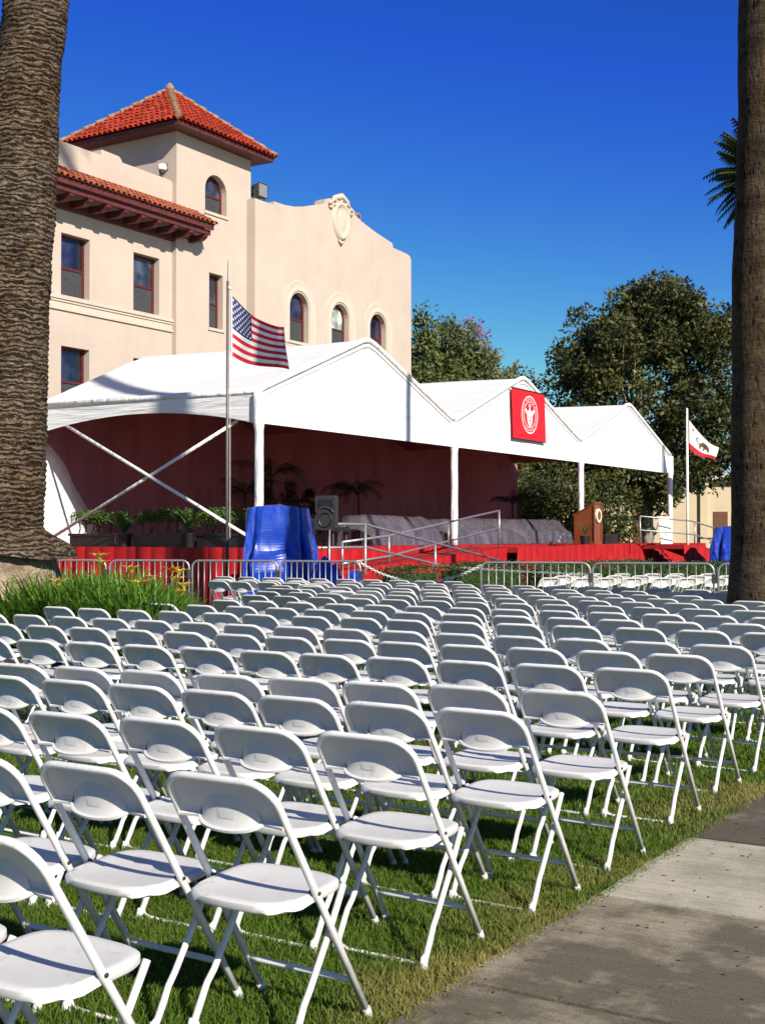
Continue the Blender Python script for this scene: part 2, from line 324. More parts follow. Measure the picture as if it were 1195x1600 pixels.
# ------------------------------------------------------------------ mesh helpers
class MB:
    def __init__(s): s.v = []; s.f = []; s.mi = []
    def add(s, vs, fs, mi=0):
        o = len(s.v); s.v += [tuple(p) for p in vs]
        for f in fs: s.f.append(tuple(i + o for i in f)); s.mi.append(mi)
    def box(s, a, b, mi=0):
        x0, y0, z0 = a; x1, y1, z1 = b
        s.add([(x0, y0, z0), (x1, y0, z0), (x1, y1, z0), (x0, y1, z0), (x0, y0, z1), (x1, y0, z1), (x1, y1, z1), (x0, y1, z1)],
              [(0, 3, 2, 1), (4, 5, 6, 7), (0, 1, 5, 4), (1, 2, 6, 5), (2, 3, 7, 6), (3, 0, 4, 7)], mi)
    def tube(s, pts, r, n=8, closed=False, mi=0, caps=True, sq=1.0):
        pts = [Vector(p) for p in pts]; k = len(pts)
        rs = r if isinstance(r, (list, tuple)) else [r] * k
        prev = None; rings = []
        for i, p in enumerate(pts):
            if closed: t = (pts[(i + 1) % k] - pts[i - 1]).normalized()
            else: t = (pts[min(i + 1, k - 1)] - pts[max(i - 1, 0)]).normalized()
            if prev is None:
                u = t.orthogonal().normalized()
            else:
                u = (prev - t * prev.dot(t))
                u = u.normalized() if u.length > 1e-6 else t.orthogonal().normalized()
            prev = u; w_ = t.cross(u)
            rings.append([p + (u * math.cos(2 * math.pi * j / n) + w_ * math.sin(2 * math.pi * j / n) * sq) * rs[i] for j in range(n)])
        vs = [q for rr in rings for q in rr]; fs = []
        m_ = k if closed else k - 1
        for i in range(m_):
            a = i * n; b = ((i + 1) % k) * n
            for j in range(n): fs.append((a + j, a + (j + 1) % n, b + (j + 1) % n, b + j))
        if not closed and caps:
            fs.append(tuple(range(n - 1, -1, -1))); fs.append(tuple((k - 1) * n + j for j in range(n)))
        s.add(vs, fs, mi)
    def lathe(s, c, prof, n=20, mi=0):
        cx, cy, cz = c; vs = []; fs = []
        for r, z in prof:
            for j in range(n): vs.append((cx + r * math.cos(2 * math.pi * j / n), cy + r * math.sin(2 * math.pi * j / n), cz + z))
        for i in range(len(prof) - 1):
            for j in range(n): fs.append((i * n + j, i * n + (j + 1) % n, (i + 1) * n + (j + 1) % n, (i + 1) * n + j))
        fs.append(tuple(range(n - 1, -1, -1))); fs.append(tuple((len(prof) - 1) * n + j for j in range(n)))
        s.add(vs, fs, mi)
    def grid(s, P, mi=0, flip=False):
        nr = len(P); nc = len(P[0]); vs = [p for row in P for p in row]; fs = []
        for i in range(nr - 1):
            for j in range(nc - 1):
                f = (i * nc + j, i * nc + j + 1, (i + 1) * nc + j + 1, (i + 1) * nc + j)
                fs.append(f[::-1] if flip else f)
        s.add(vs, fs, mi)
    def build(s, name, m, parent=None, smooth=False, loc=None, ang=None):
        me = bpy.data.meshes.new(name)
        me.from_pydata(s.v, [], s.f)
        for x in (m if isinstance(m, (list, tuple)) else [m]): me.materials.append(M[x])
        me.polygons.foreach_set('material_index', s.mi)
        if smooth: me.polygons.foreach_set('use_smooth', [True] * len(s.f))
        me.validate(clean_customdata=False); me.update()
        if smooth and ang:
            try: me.set_sharp_from_angle(angle=R(ang))
            except Exception: pass
        o = bpy.data.objects.new(name, me); COL.objects.link(o)
        if loc: o.location = loc
        if parent: o.parent = parent
        return o

def npmesh(name, V, F, m, parent=None, mi=None):
    me = bpy.data.meshes.new(name)
    V = np.ascontiguousarray(V, dtype=np.float32); F = np.ascontiguousarray(F, dtype=np.int32)
    k = F.shape[1]
    me.vertices.add(len(V)); me.vertices.foreach_set('co', V.ravel())
    me.loops.add(F.size); me.loops.foreach_set('vertex_index', F.ravel())
    me.polygons.add(len(F)); me.polygons.foreach_set('loop_start', np.arange(0, F.size, k, dtype=np.int32))
    me.polygons.foreach_set('loop_total', np.full(len(F), k, dtype=np.int32))
    for x in (m if isinstance(m, (list, tuple)) else [m]): me.materials.append(M[x])
    if mi is not None: me.polygons.foreach_set('material_index', mi.astype(np.int32))
    me.update(calc_edges=True)
    o = bpy.data.objects.new(name, me); COL.objects.link(o)
    if parent: o.parent = parent
    return o

def tag(o, label=None, cat=None, group=None, kind=None):
    if label: o['label'] = label
    if cat: o['category'] = cat
    if group: o['group'] = group
    if kind: o['kind'] = kind
    return o
def thing(name, label, cat, loc=(0, 0, 0), rz=0, group=None):
    o = bpy.data.objects.new(name, None); COL.objects.link(o); o.empty_display_size = .2
    o.location = loc; o.rotation_euler = (0, 0, rz)
    return tag(o, label, cat, group)
def copy_tree(o, parent=None):
    c = o.copy(); COL.objects.link(c); c.parent = parent
    for ch in list(o.children): copy_tree(ch, c)
    return c
def children_local(o, loc):
    """move verts of children meshes so that world coords stay while the root sits at loc"""
    for ch in o.children:
        if ch.type == 'MESH':
            ch.data.transform(Matrix.Translation(-Vector(loc)))
            ch.data.update()
        for g in ch.children:
            if g.type == 'MESH': g.data.transform(Matrix.Translation(-Vector(loc)))
    o.location = loc
def lerp(a, b, t): return a + (b - a) * t

# ------------------------------------------------------------------ ground, path
PX = -2.045
g = MB()
g.add([(-900, -120, 0), (900, -120, 0), (900, 1500, 0), (-900, 1500, 0)], [(0, 1, 2, 3)])
tag(g.build('ground', 'ground'), kind='structure')
pb = MB(); ys = [4.93 + 1.19 * k for k in range(-8, 12)]
PW = 3.2
path = thing('path', None, None); path['kind'] = 'structure'
for i in range(len(ys) - 1):
    b = MB(); a0, a1 = ys[i] + .014, ys[i + 1] - .014
    n = 26; top = []
    for k in range(n + 1):
        t = k / n; y = lerp(a0, a1, t)
        top.append([(PX + .016 * noise.noise((i * 3.1, y * 3, 0)) + .010 * noise.noise((9, y * 14, 0)), y, .035), (PX + PW, y, .035)])
    b.grid(top, flip=True)
    b.grid([[(p[0][0] - .006, p[0][1], -.02), (p[0][0], p[0][1], .035)] for p in top], flip=True)
    for y, r_ in ((a0, top[0]), (a1, top[-1])):
        b.add([(r_[0][0], y, .035), (r_[1][0], y, .035), (r_[1][0], y, .005), (r_[0][0], y, .005)], [(0, 1, 2, 3)])
    b.build('concrete_slab', ('conc_a' if i < 8 else 'conc_b' if i == 8 else 'conc_c'), path)

# grass blades: denser and finer near the camera
def blades(n, x0, x1, y0, y1, h, wd, seed, dens=None):
    r = np.random.default_rng(seed)
    x = r.uniform(x0, x1, n); y = r.uniform(y0, y1, n)
    a = r.uniform(0, 2 * np.pi, n); hh = h * r.uniform(.45, 1.25, n); lean = r.normal(0, .45, (n, 2)) * hh[:, None]
    patch = np.array([.75 + .5 * noise.noise((px * 1.7, py * 1.7, 0)) for px, py in zip(x[::50], y[::50])]).repeat(50)[:n] if False else 1
    dx = np.cos(a) * wd * .5; dy = np.sin(a) * wd * .5
    z0 = np.zeros(n)
    A = np.stack([x - dx, y - dy, z0], 1); B = np.stack([x + dx, y + dy, z0], 1)
    m1 = np.stack([x + lean[:, 0] * .35 + dx * .8, y + lean[:, 1] * .35 + dy * .8, hh * .6], 1)
    m2 = np.stack([x + lean[:, 0] * .35 - dx * .8, y + lean[:, 1] * .35 - dy * .8, hh * .6], 1)
    T = np.stack([x + lean[:, 0], y + lean[:, 1], hh], 1)
    V = np.stack([A, B, m1, m2, T], 1).reshape(-1, 3)
    i = np.arange(n) * 5
    F = np.concatenate([np.stack([i, i + 1, i + 2], 1), np.stack([i, i + 2, i + 3], 1), np.stack([i + 3, i + 2, i + 4], 1)])
    return V, F
P1 = blades(150000, -4.6, PX + .02, 1.6, 6.0, .036, .0045, 1)
P2 = blades(120000, -7.5, PX + .02, 4.6, 10.5, .036, .0065, 2)
P3 = blades(90000, -14, PX, 8.5, 19, .04, .012, 3)
P4 = blades(9000, PX - .03, PX + .045, 1.6, 9.5, .05, .005, 4)
V = []; F = []; o_ = 0
for v, f in (P1, P2, P3, P4):
    V.append(v); F.append(f + o_); o_ += len(v)
tag(npmesh('lawn_grass', np.concatenate(V), np.concatenate(F), 'blade'),
    'short green lawn grass with dry straw patches along the concrete path', 'grass', kind='stuff')

# ------------------------------------------------------------------ folding chair
def seat_parts(root, lod=0):
    nt_ = 10 if lod == 0 else 6
    # U frame: front feet up to the rounded top
    hw0, hw1 = .207, .199; cr = .085
    def side(sgn, t):     # t 0 foot .. 1 top
        return Vector((sgn * lerp(hw0, hw1, t), lerp(.25, -.245, t), lerp(.012, .802, t)))
    tdir = (side(1, 1) - side(1, 0)).normalized(); Ln = (side(1, 1) - side(1, 0)).length
    pts = [side(-1, 0), side(-1, .5), side(-1, 1 - cr / Ln)]
    for k in range(1, 6 if lod == 0 else 4):
        a = k / (6 if lod == 0 else 4) * math.pi / 2
        c = side(-1, 1 - cr / Ln) + Vector((cr, 0, 0))
        pts.append(c + Vector((-math.cos(a) * cr, 0, 0)) + tdir * math.sin(a) * cr)
    pts.append(side(-1, 1) + Vector((cr, 0, 0)))
    full = pts + [Vector((-p.x, p.y, p.z)) for p in reversed(pts)]
    f = MB(); f.tube(full, .0118, nt_)
    fr = f
    # backrest
    b = MB(); nu, nv = (26, 13) if lod == 0 else (10, 5)
    def arc_(s): return 1 - .60 * math.sqrt(max(0, 1 - (s / .58) ** 2)) if abs(s) < .58 else 1
    def bp(s, t, off=0):
        # s -1..1 across, t 0 top .. 1 bottom, rounded top corners
        tt = 1 - .008 / Ln - t * (.141 + .006 * max(0, math.cos(s * math.pi / 2)) ** 1.4) / Ln
        ax = side(1, tt)
        dd = (1 - tt) * Ln
        hw = ax.x - .004
        if dd < cr: hw -= cr - math.sqrt(max(0, cr * cr - (cr - dd) ** 2))
        x = s * hw
        nrm = Vector((0, -tdir.z, tdir.y))           # rearward normal
        con = -.011 * (1 - s * s)        # concave towards the rear face's inside
        # lower dome
        tarc = arc_(s)
        dome = .078 * (t - tarc) if t > tarc else 0
        lip = -.010 * max(0, (t - .9) / .1) ** 2
        return Vector((x, ax.y, ax.z)) + nrm * (con + dome + off - lip)
    def row_(f, off=0): return [bp(-1 + 2 * i / nu, f(-1 + 2 * i / nu), off) for i in range(nu + 1)]
    U = [row_(lambda q, j=j: arc_(q) * j / nv) for j in range(nv + 1)]
    ls = [-.58 + 1.16 * i / nu for i in range(nu + 1)]
    b.grid([[bp(q, lerp(arc_(q), 1, j / 4)) for q in ls] for j in range(5)])      # the lumbar facet, creased along its upper arc
    b.grid(U)
    G = [U[0], row_(lambda q: 1)]
    H = [[bp(-1 + 2 * i / nu, j / nv, -.007) for i in range(nu + 1)] for j in range(nv + 1)]
    b.grid(H, flip=True)
    b.grid([G[-1], H[-1]]); b.grid([H[0], G[0]])
    rim = [g_ + Vector((0, 0, -.001)) for g_ in G[-1]]
    b.tube(rim, .0075, 6)
    if lod == 0:       # moulded plate in the middle of the lumbar bulge
        for q0, q1, t0, t1, dz in ((-.16, .16, .67, .87, .0008), (-.12, .12, .71, .83, .0018)):
            b.grid([[bp(lerp(q0, q1, i / 4), lerp(t0, t1, j / 3), dz) for i in range(5)] for j in range(4)])
    br = b
    # seat
    s_ = MB()
    def outl(a):          # rounded outline: rear edge bowed, front nearly straight
        c, sn = math.cos(a), math.sin(a); e = .42
        x = .196 * math.copysign(abs(c) ** e, c); y = math.copysign(abs(sn) ** e, sn)
        if y >= 0: yy = .155 * y + .012 * (1 - (x / .196) ** 2)
        else:
            yy = .172 * y - .018 * (1 - (x / .196) ** 2) * (-y)
            x *= .98
        return x, yy
    n = 40 if lod == 0 else 20
    rings = []
    for rr, dz in ((.0, -.009), (.35, -.008), (.65, -.005), (.85, -.001), (.95, 0), (1.0, -.006), (1.005, -.022), (.97, -.030), (.9, -.014)):
        row = []
        for k in range(n):
            x, y = outl(2 * math.pi * k / n)
            tilt = y * .05
            wave = 0
            if rr > .99 and abs(x) > .13 and y < -.02: wave = -.010 * (abs(math.sin((y + .02) * 26)))
            row.append((x * rr, y * rr, .452 + tilt * rr + dz + wave))
        rings.append(row + [row[0]])
    s_.grid(rings, flip=True)
    st = s_
    legs = []
    for sg in (-1, 1):
        l = MB()
        P = [Vector((sg * .180, .150, .436)), Vector((sg * .180, .06, .29)), Vector((sg * .181, -.028, .165)), Vector((sg * .183, -.060, .130)),
             Vector((sg * .184, -.082, .09)), Vector((sg * .184, -.128, .012))]
        l.tube(P, [.0108, .0108, .0108, .0108, .0115, .0125], nt_)
        if lod == 0: l.tube([P[-1] + Vector((0, .006, .03)), P[-1] + Vector((0, -.002, -.010))], [.013, .019], 8)
        legs.append(l)
    cb = MB(); t0 = side(-1, .165); t1 = side(1, .165)
    cb.tube([t0, lerp(t0, t1, .12), lerp(t0, t1, .88), t1], [.006, .0105, .0105, .006], nt_)
    rb = MB(); rb.tube([(-.184, -.118, .045), (-.168, -.116, .018), (-.14, -.115, .010), (.14, -.115, .010), (.168, -.116, .018), (.184, -.118, .045)], .0075, nt_)
    caps = []
    for sg in (-1, 1):
        c = MB(); p = side(sg, 0); c.tube([p + Vector((0, -.018, .03)), p + Vector((0, .004, -.008))], [.0135, .0145], 8)
        caps.append(c)
    pivs = []
    for sg in (-1, 1):
        q = side(sg, .56); p = MB()
        p.tube([q + Vector((sg * .016, 0, 0)), q + Vector((-sg * .022, 0, 0))], .006, 6)
        pivs.append(p)
    if lod == 0:
        fr.build('frame', 'enamel', root, True)
        br.build('backrest', 'plastic', root, True, ang=50)
        st.build('seat', 'plastic', root, True, ang=50)
        for l in legs: l.build('leg', 'enamel', root, True)
        cb.build('stretcher', 'enamel', root, True)
        rb.build('ground_bar', 'enamel', root, True)
        for c in caps: c.build('foot_cap', 'cap', root, True)
        for p in pivs: p.build('hinge_bolt', 'hubcap', root, True)
        return root
    allm = MB()
    for q in [fr, br, st, cb, rb] + legs: allm.add(q.v, q.f)
    return allm.build('folding_chair', 'plastic', None, True, ang=50)

ORD = ['first', 'second', 'third', 'fourth', 'fifth', 'sixth', 'seventh', 'eighth', 'ninth', 'tenth', 'eleventh', 'twelfth', 'thirteenth',
       'fourteenth', 'fifteenth', 'sixteenth', 'seventeenth', 'eighteenth', 'nineteenth', 'twentieth', 'twenty-first', 'twenty-second',
       'twenty-third', 'twenty-fourth', 'twenty-fifth', 'twenty-sixth', 'twenty-seventh', 'twenty-eighth', 'twenty-ninth', 'thirtieth',
       'thirty-first', 'thirty-second', 'thirty-third', 'thirty-fourth', 'thirty-fifth', 'thirty-sixth', 'thirty-seventh', 'thirty-eighth']
def pxu(x, y, z=.8):      # rough horizontal picture position, used only to decide how far a row is worth building
    a = R(31.95); L = x * math.cos(a) + y * math.sin(a); Z = -x * math.sin(a) + y * math.cos(a)
    return 597.5 + 2000 * L / Z, Z
#  y at x=-3, slope, pitch, end x, leftmost picture column
ROWS = [(2.22, .10, .44, -2.40, -260), (3.03, .15, .437, -2.375, -90), (3.93, .13, .425, -2.43, -60), (4.73, .045, .432, -2.37, -50),
        (5.41, .15, .425, -2.37, -50), (6.53, .075, .447, -2.45, -45), (7.46, .045, .453, -2.49, -40), (8.25, .02, .470, -2.48, -40),
        (9.45, .045, .488, -2.50, 45), (10.30, .02, .490, -2.48, 215), (11.19, .01, .485, -2.48, 305), (12.20, .0, .485, -2.45, 395),
        (13.10, .0, .485, -2.45, 412), (13.92, .0, .485, -2.45, 425), (14.75, 0, .485, -2.45, 400), (15.65, 0, .485, -2.45, 330), (16.5, 0, .485, -2.45, 345)]
proto = thing('folding_chair', 'x', 'folding chair', group='white folding chairs in rows on the lawn')
seat_parts(proto, 0)
far_proto = seat_parts(None, 1)
far_proto['category'] = 'folding chair'; far_proto['group'] = 'white folding chairs in rows on the lawn'
used = [False, False]; nch = 0
def chair(x, y, rz, label, far=False, group=None):
    global nch
    k = 1 if far else 0
    src = far_proto if far else proto
    if not used[k]: o = src; used[k] = True
    else: o = copy_tree(src) if not far else src.copy()
    if far and o is not src: COL.objects.link(o)
    o.location = (x, y, 0); o.rotation_euler = (0, 0, rz); o['label'] = label
    if group: o['group'] = group
    nch += 1
    return o
TR = (-4.19, 15.1)
rr = random.Random(5)
for ri, (y3, sl_, pit, xe, umin) in enumerate(ROWS):
    k = 0
    for k in range(60):
        x = xe - k * pit + rr.uniform(-.010, .010) * (1 if ri < 8 else 2)
        y = y3 + sl_ * (x + 3) + rr.uniform(-.015, .015) * (1 if ri < 8 else 2.2)
        u, Z = pxu(x, y - .25)
        if u < umin: break
        if u > 1195 + 55: continue
        if math.hypot(x - TR[0], y - TR[1]) < .62: continue
        rz = -.03 + math.atan(sl_) * .1 + rr.gauss(0, .012 if ri < 8 else .03)
        lab = 'white folding chair, %s from the path in the %s row from the camera' % (ORD[k], ORD[ri])
        chair(x, y, rz, lab, ri > 10)
# a few pushed-about chairs at the far left end behind the lilies, then the last rows by the barricade
for (x, y, rz, t) in ((-8.55, 12.95, -.35, 'white folding chair turned askew beside the lilies, nearest of the scattered few'),
                      (-9.0, 13.6, .25, 'white folding chair turned askew beyond the lilies, with its seat in full view'),
                      (-9.9, 13.9, -.15, 'white folding chair standing crooked behind the yellow lilies'),
                      (-10.6, 15.2, .2, 'white folding chair standing alone at the far left, before the barricades')):
    chair(x, y, rz, t, True)
for j, (y, n0, n1) in enumerate(((15.9, 17, 22), (17.2, 5, 24))):
    for k in range(n0, n1):
        x = -2.45 - k * .5 + rr.uniform(-.03, .03)
        u, Z = pxu(x, y)
        if u < 195 or u > 1130: continue
        if j == 1 and u > 735: continue
        chair(x, y + .25, rr.gauss(0, .05), 'white folding chair in the %s row before the barricades, %s from its right end' % (('short back', 'last')[j], ORD[k - n0]), True)
# front block beyond the barricades, turned to the stage
for j in range(3):
    for k in range(7):
        u_ = 850 + k * 42 + j * 14; Z_ = 21.6 + j * 1.15
        a_ = R(31.95); L_ = (u_ - 597.5) / 2000 * Z_
        x = L_ * math.cos(a_) - Z_ * math.sin(a_) + rr.uniform(-.05, .05); y = L_ * math.sin(a_) + Z_ * math.cos(a_) + rr.uniform(-.05, .05)
        chair(x, y, R(62) + rr.gauss(0, .06), 'white chair beyond the barricades, %s from the left in the %s row before the hedge' % (ORD[k], ORD[j]),
              True, 'white folding chairs beyond the barricades')
print('CHAIRS', nch)

# ------------------------------------------------------------------ the mission-style building
def wall_poly(mb, outline, holes, x, mi=0, depth=.32):
    """wall face in the plane X=x (facing +X) with holes, plus the reveals of every hole"""
    loops = [[Vector((x, p[0], p[1])) for p in outline]] + [[Vector((x, p[0], p[1])) for p in h] for h in holes]
    tris = tessellate_polygon(loops); vs = [p for l in loops for p in l]
    fs = []
    for t in tris:
        a, b, c = (vs[i] for i in t)
        fs.append(t if (b - a).cross(c - a).x > 0 else t[::-1])
    mb.add(vs, fs, mi)
    for h in holes:
        n = len(h)
        for i in range(n):
            p, q = h[i], h[(i + 1) % n]
            mb.add([(x, *p), (x, *q), (x - depth, *q), (x - depth, *p)], [(0, 1, 2, 3)], mi)
def rect(y0, y1, z0, z1): return [(y0, z0), (y1, z0), (y1, z1), (y0, z1)]
def arch(y0, y1, z0, zt, n=14):
    r = (y1 - y0) / 2; c = (y0 + y1) / 2
    return [(y0, z0), (y1, z0)] + [(c + r * math.cos(math.pi * k / n), zt - r + r * math.sin(math.pi * k / n)) for k in range(n + 1)]
bld = thing('mission_building', 'cream stucco mission style building with red tiled tower and arched windows', 'building', (-30, 36, 0))
O = Vector((-30, 36, 0))
WX, TX, RX = -30.2, -30.0, -29.6
wins = [rect(29.08, 30.34, 9.20, 11.20), rect(32.40, 33.70, 9.20, 11.20), rect(29.10, 30.34, 5.50, 7.58), rect(32.42, 33.70, 5.50, 7.58),
        rect(25.7, 27.0, 9.20, 11.20), rect(25.7, 27.0, 5.5, 7.58), rect(22.4, 23.7, 9.20, 11.20), rect(22.4, 23.7, 5.5, 7.58),
        rect(29.08, 30.34, 1.4, 3.6), rect(32.4, 33.7, 1.4, 3.6)]
mb = MB()
prof = [(12, 0), (34.4, 0), (34.4, 13.98), (34.30, 14.10), (31.85, 14.12), (31.78, 14.22), (31.68, 14.29), (30.86, 14.31), (30.83, 14.12), (27.2, 14.13),
        (27.1, 14.31), (26.2, 14.31), (26.1, 14.13), (12, 14.13)]
wall_poly(mb, prof, wins, WX)
pt = prof[2:]
for a, b in zip(pt[:-1], pt[1:]): mb.add([(WX, *a), (WX, *b), (WX - .45, *b), (WX - .45, *a)], [(0, 3, 2, 1)])
mb.add([(WX - .45, y, z) for y, z in reversed(pt)], [tuple(range(len(pt)))])
mb.add([(WX, 12, 0), (WX, 12, 14.13), (-45, 12, 14.13), (-45, 12, 0)], [(0, 1, 2, 3)])
mb.add([(WX - .45, 12, 13), (WX - .45, 34.4, 13), (-45, 34.4, 13), (-45, 12, 13)], [(0, 1, 2, 3)])
wl = mb.build('wall', 'stucco', bld)
# tower
mb = MB()
tw = [rect(36.16, 36.95, 9.12, 11.14), arch(35.92, 37.16, 13.36, 14.78), rect(36.16, 36.95, 5.5, 7.5)]
wall_poly(mb, [(34.36, 0), (38.61, 0), (38.61, 15.84), (34.36, 15.84)], tw, TX)
mb.add([(TX, 34.36, 0), (TX, 34.36, 15.84), (-34.4, 34.36, 15.84), (-34.4, 34.36, 0)], [(0, 1, 2, 3)])
mb.add([(TX, 38.61, 0), (TX, 38.61, 15.84), (-34.4, 38.61, 15.84), (-34.4, 38.61, 0)], [(3, 2, 1, 0)])
mb.add([(-34.4, 34.36, 0), (-34.4, 34.36, 15.84), (-34.4, 38.61, 15.84), (-34.4, 38.61, 0)], [(0, 1, 2, 3)])
tower = mb.build('tower_wall', 'stucco', bld)
# right wing with the curved gable
aw = [arch(40.60, 41.87, 9.20, 11.17), arch(43.52, 44.80, 9.20, 11.17), arch(46.46, 47.75, 9.20, 11.19)]
gp = [(38.36, 14.30), (39.52, 14.30), (39.56, 14.44), (39.87, 14.45), (40.3, 14.46), (40.9, 14.53), (41.5, 14.67), (42.0, 14.82), (42.53, 14.98), (42.98, 15.12),
      (43.02, 15.28), (43.3, 15.40), (43.75, 15.50), (44.13, 15.52), (44.5, 15.50), (44.95, 15.40), (45.24, 15.28), (45.28, 15.12), (45.73, 14.98), (46.26, 14.86),
      (46.8, 14.75), (47.36, 14.66), (47.9, 14.58), (48.30, 14.52), (48.35, 14.33), (49.6, 14.28), (49.8, 14.22), (49.92, 14.06)]
mb = MB()
wall_poly(mb, [(49.92, 0)] + gp[::-1] + [(38.36, 0)], aw, RX)
for a, b in zip(gp[:-1], gp[1:]): mb.add([(RX, *a), (RX, *b), (RX - .5, *b), (RX - .5, *a)], [(0, 1, 2, 3)])
mb.add([(RX - .5, y, z) for y, z in gp] + [(RX - .5, 49.92, 13), (RX - .5, 38.36, 13)], [tuple(range(len(gp) + 2))])
mb.add([(RX, 38.36, 0), (RX, 38.36, 14.30), (-45, 38.36, 14.30), (-45, 38.36, 0)], [(0, 1, 2, 3)])
mb.add([(RX, 49.92, 0), (RX, 49.92, 14.06), (-45, 49.92, 14.06), (-45, 49.92, 0)], [(3, 2, 1, 0)])
mb.add([(RX - .5, 38.36, 13.2), (RX - .5, 49.9, 13.2), (-45, 49.9, 13.2), (-45, 38.36, 13.2)], [(0, 1, 2, 3)])
wing = mb.build('gabled_wall', 'stucco', bld)

def window(parent, h, x, gm='glass', arched=False):
    ys_ = [p[0] for p in h]; zs = [p[1] for p in h]; y0, y1, z0, z1 = min(ys_), max(ys_), min(zs), max(zs)
    d = x - .24; fw = .085
    m = MB(); n = len(h); cy, cz = (y0 + y1) / 2, (z0 + z1) / 2
    def inn(p, k): return (cy + (p[0] - cy) * (1 - k / ((y1 - y0) / 2)), cz + (p[1] - cz) * (1 - k / ((z1 - z0) / 2)))
    ring = h; inner = [inn(p, fw) for p in h]
    for i in range(n):
        a, b = ring[i], ring[(i + 1) % n]; c, e = inner[(i + 1) % n], inner[i]
        m.add([(d, *a), (d, *b), (d, *c), (d, *e)], [(0, 1, 2, 3)])
        m.add([(d, *e), (d, *c), (d - .06, *c), (d - .06, *e)], [(0, 1, 2, 3)])
    zm = lerp(z0, z1, .47)
    m.box((d - .05, y0 + fw, zm - .035), (d - .002, y1 - fw, zm + .035))
    wf = m.build('window', 'frame_red', parent)
    g1 = MB(); up = [p for p in inner if p[1] > zm] ; up = [(y0 + fw, zm), (y1 - fw, zm)] + [p for p in up]
    g1.add([(d - .045, *p) for p in up], [tuple(range(len(up)))]); g1.build('pane', gm, wf)
    g2 = MB(); g2.add([(d - .035, y0 + fw, z0 + fw * .8), (d - .035, y1 - fw, z0 + fw * .8), (d - .035, y1 - fw, zm), (d - .035, y0 + fw, zm)], [(0, 1, 2, 3)])
    g2.build('insect_screen', 'screen', wf)
    return wf
wlist = []
for i, h in enumerate(wins): wlist.append((window(bld, h, WX, 'glass' if i not in (1,) else 'glass_lt'), h, WX))
for h in tw: wlist.append((window(bld, h, TX, 'glass_lt'), h, TX))
for i, h in enumerate(aw): wlist.append((window(bld, h, RX, 'glass_blind' if i == 1 else 'glass'), h, RX))
for i, (wf, h, x) in enumerate(wlist):      # sills
    ys_ = [p[0] for p in h]; z0 = min(p[1] for p in h)
    s_ = MB(); s_.box((x - .20, min(ys_) - .0, z0 - .012), (x + .003, max(ys_), z0 + .012)) if i < 10 else s_.box((x - .2, min(ys_) - .06, z0 - .10), (x + .05, max(ys_) + .06, z0 + .005))
    s_.build('sill', 'trim', wf)
# belt course
m = MB()
for z0, z1, o in ((9.06, 9.16, .09), (8.98, 9.06, .05), (8.80, 8.98, .015), (8.71, 8.80, .06)): m.box((WX - .05, 12, z0), (WX + o, 34.38, z1 - .002))
m.build('belt_course', 'trim', bld)
# arch mouldings
for h in aw:
    y0, y1 = h[0][0], h[1][0]; c = (y0 + y1) / 2; r0 = (y1 - y0) / 2; zt = max(p[1] for p in h); zc = zt - r0
    m = MB(); prf = [(.06, .0), (.07, .035), (.12, .05), (.17, .03), (.36, .03), (.42, .055), (.46, .045), (.47, 0)]
    P = []
    path_ = [(-1, 9.0), (-1, 9.6)] + [None] * 0
    pts_ = []
    for dr, dx in prf:
        row = [(RX + dx, c + (r0 + dr), 9.1), (RX + dx, c + (r0 + dr), zc)]
        for k in range(1, 25):
            a = math.pi * k / 24; row.append((RX + dx, c + (r0 + dr) * math.cos(a), zc + (r0 + dr) * math.sin(a)))
        row.append((RX + dx, c - (r0 + dr), 9.1)); P.append(row)
    m.grid(P, flip=True); m.build('arch_moulding', 'trim', bld, True, ang=40)
# cartouche
m = MB(); cy, cz = 44.13, 14.62; n = 28
P = []
for k_, dx in ((0, .10), (.55, .11), (.78, .05), (.84, .15), (.95, .17), (1.05, .0)):
    row = []
    for k in range(n + 1):
        a = 2 * math.pi * k / n
        row.append((RX + dx, cy + .60 * k_ * math.cos(a) * (1 - .22 * (math.sin(a) < 0) * abs(math.sin(a))), cz + .78 * k_ * math.sin(a)))
    P.append(row)
m.grid(P, flip=True)
for sg in (-1, 1):
    for q in range(3):
        a0 = .5 + q * .55
        m.tube([(RX + .06, cy + sg * (.15 + .30 * q + .12 * math.cos(t)), cz + .86 - .16 * q + .12 * math.sin(t)) for t in [j * .7 for j in range(9)]], .055, 6)
m.tube([(RX + .02, cy - .75, 15.2), (RX + .04, cy - .5, 15.5), (RX + .06, cy, 15.66), (RX + .04, cy + .5, 15.5), (RX + .02, cy + .75, 15.2)], [.05, .1, .14, .1, .05], 8)
m.tube([(RX + .05, cy - .18, cz - .82), (RX + .08, cy, cz - .92), (RX + .05, cy + .18, cz - .82)], [.04, .08, .04], 8)
m.build('cartouche', 'trim', bld, True)
m = MB(); m.lathe((RX - .3, 45.95, 14.9), [(.08, 0), (.1, .1), (.07, .2)], 10)
m.tube([(RX - .3 + .0, 45.95 + .16 * math.cos(t), 15.22 + .16 * math.sin(t)) for t in [j * .6 for j in range(11)]], .06, 6)
m.build('finial', 'mortar', bld, True)

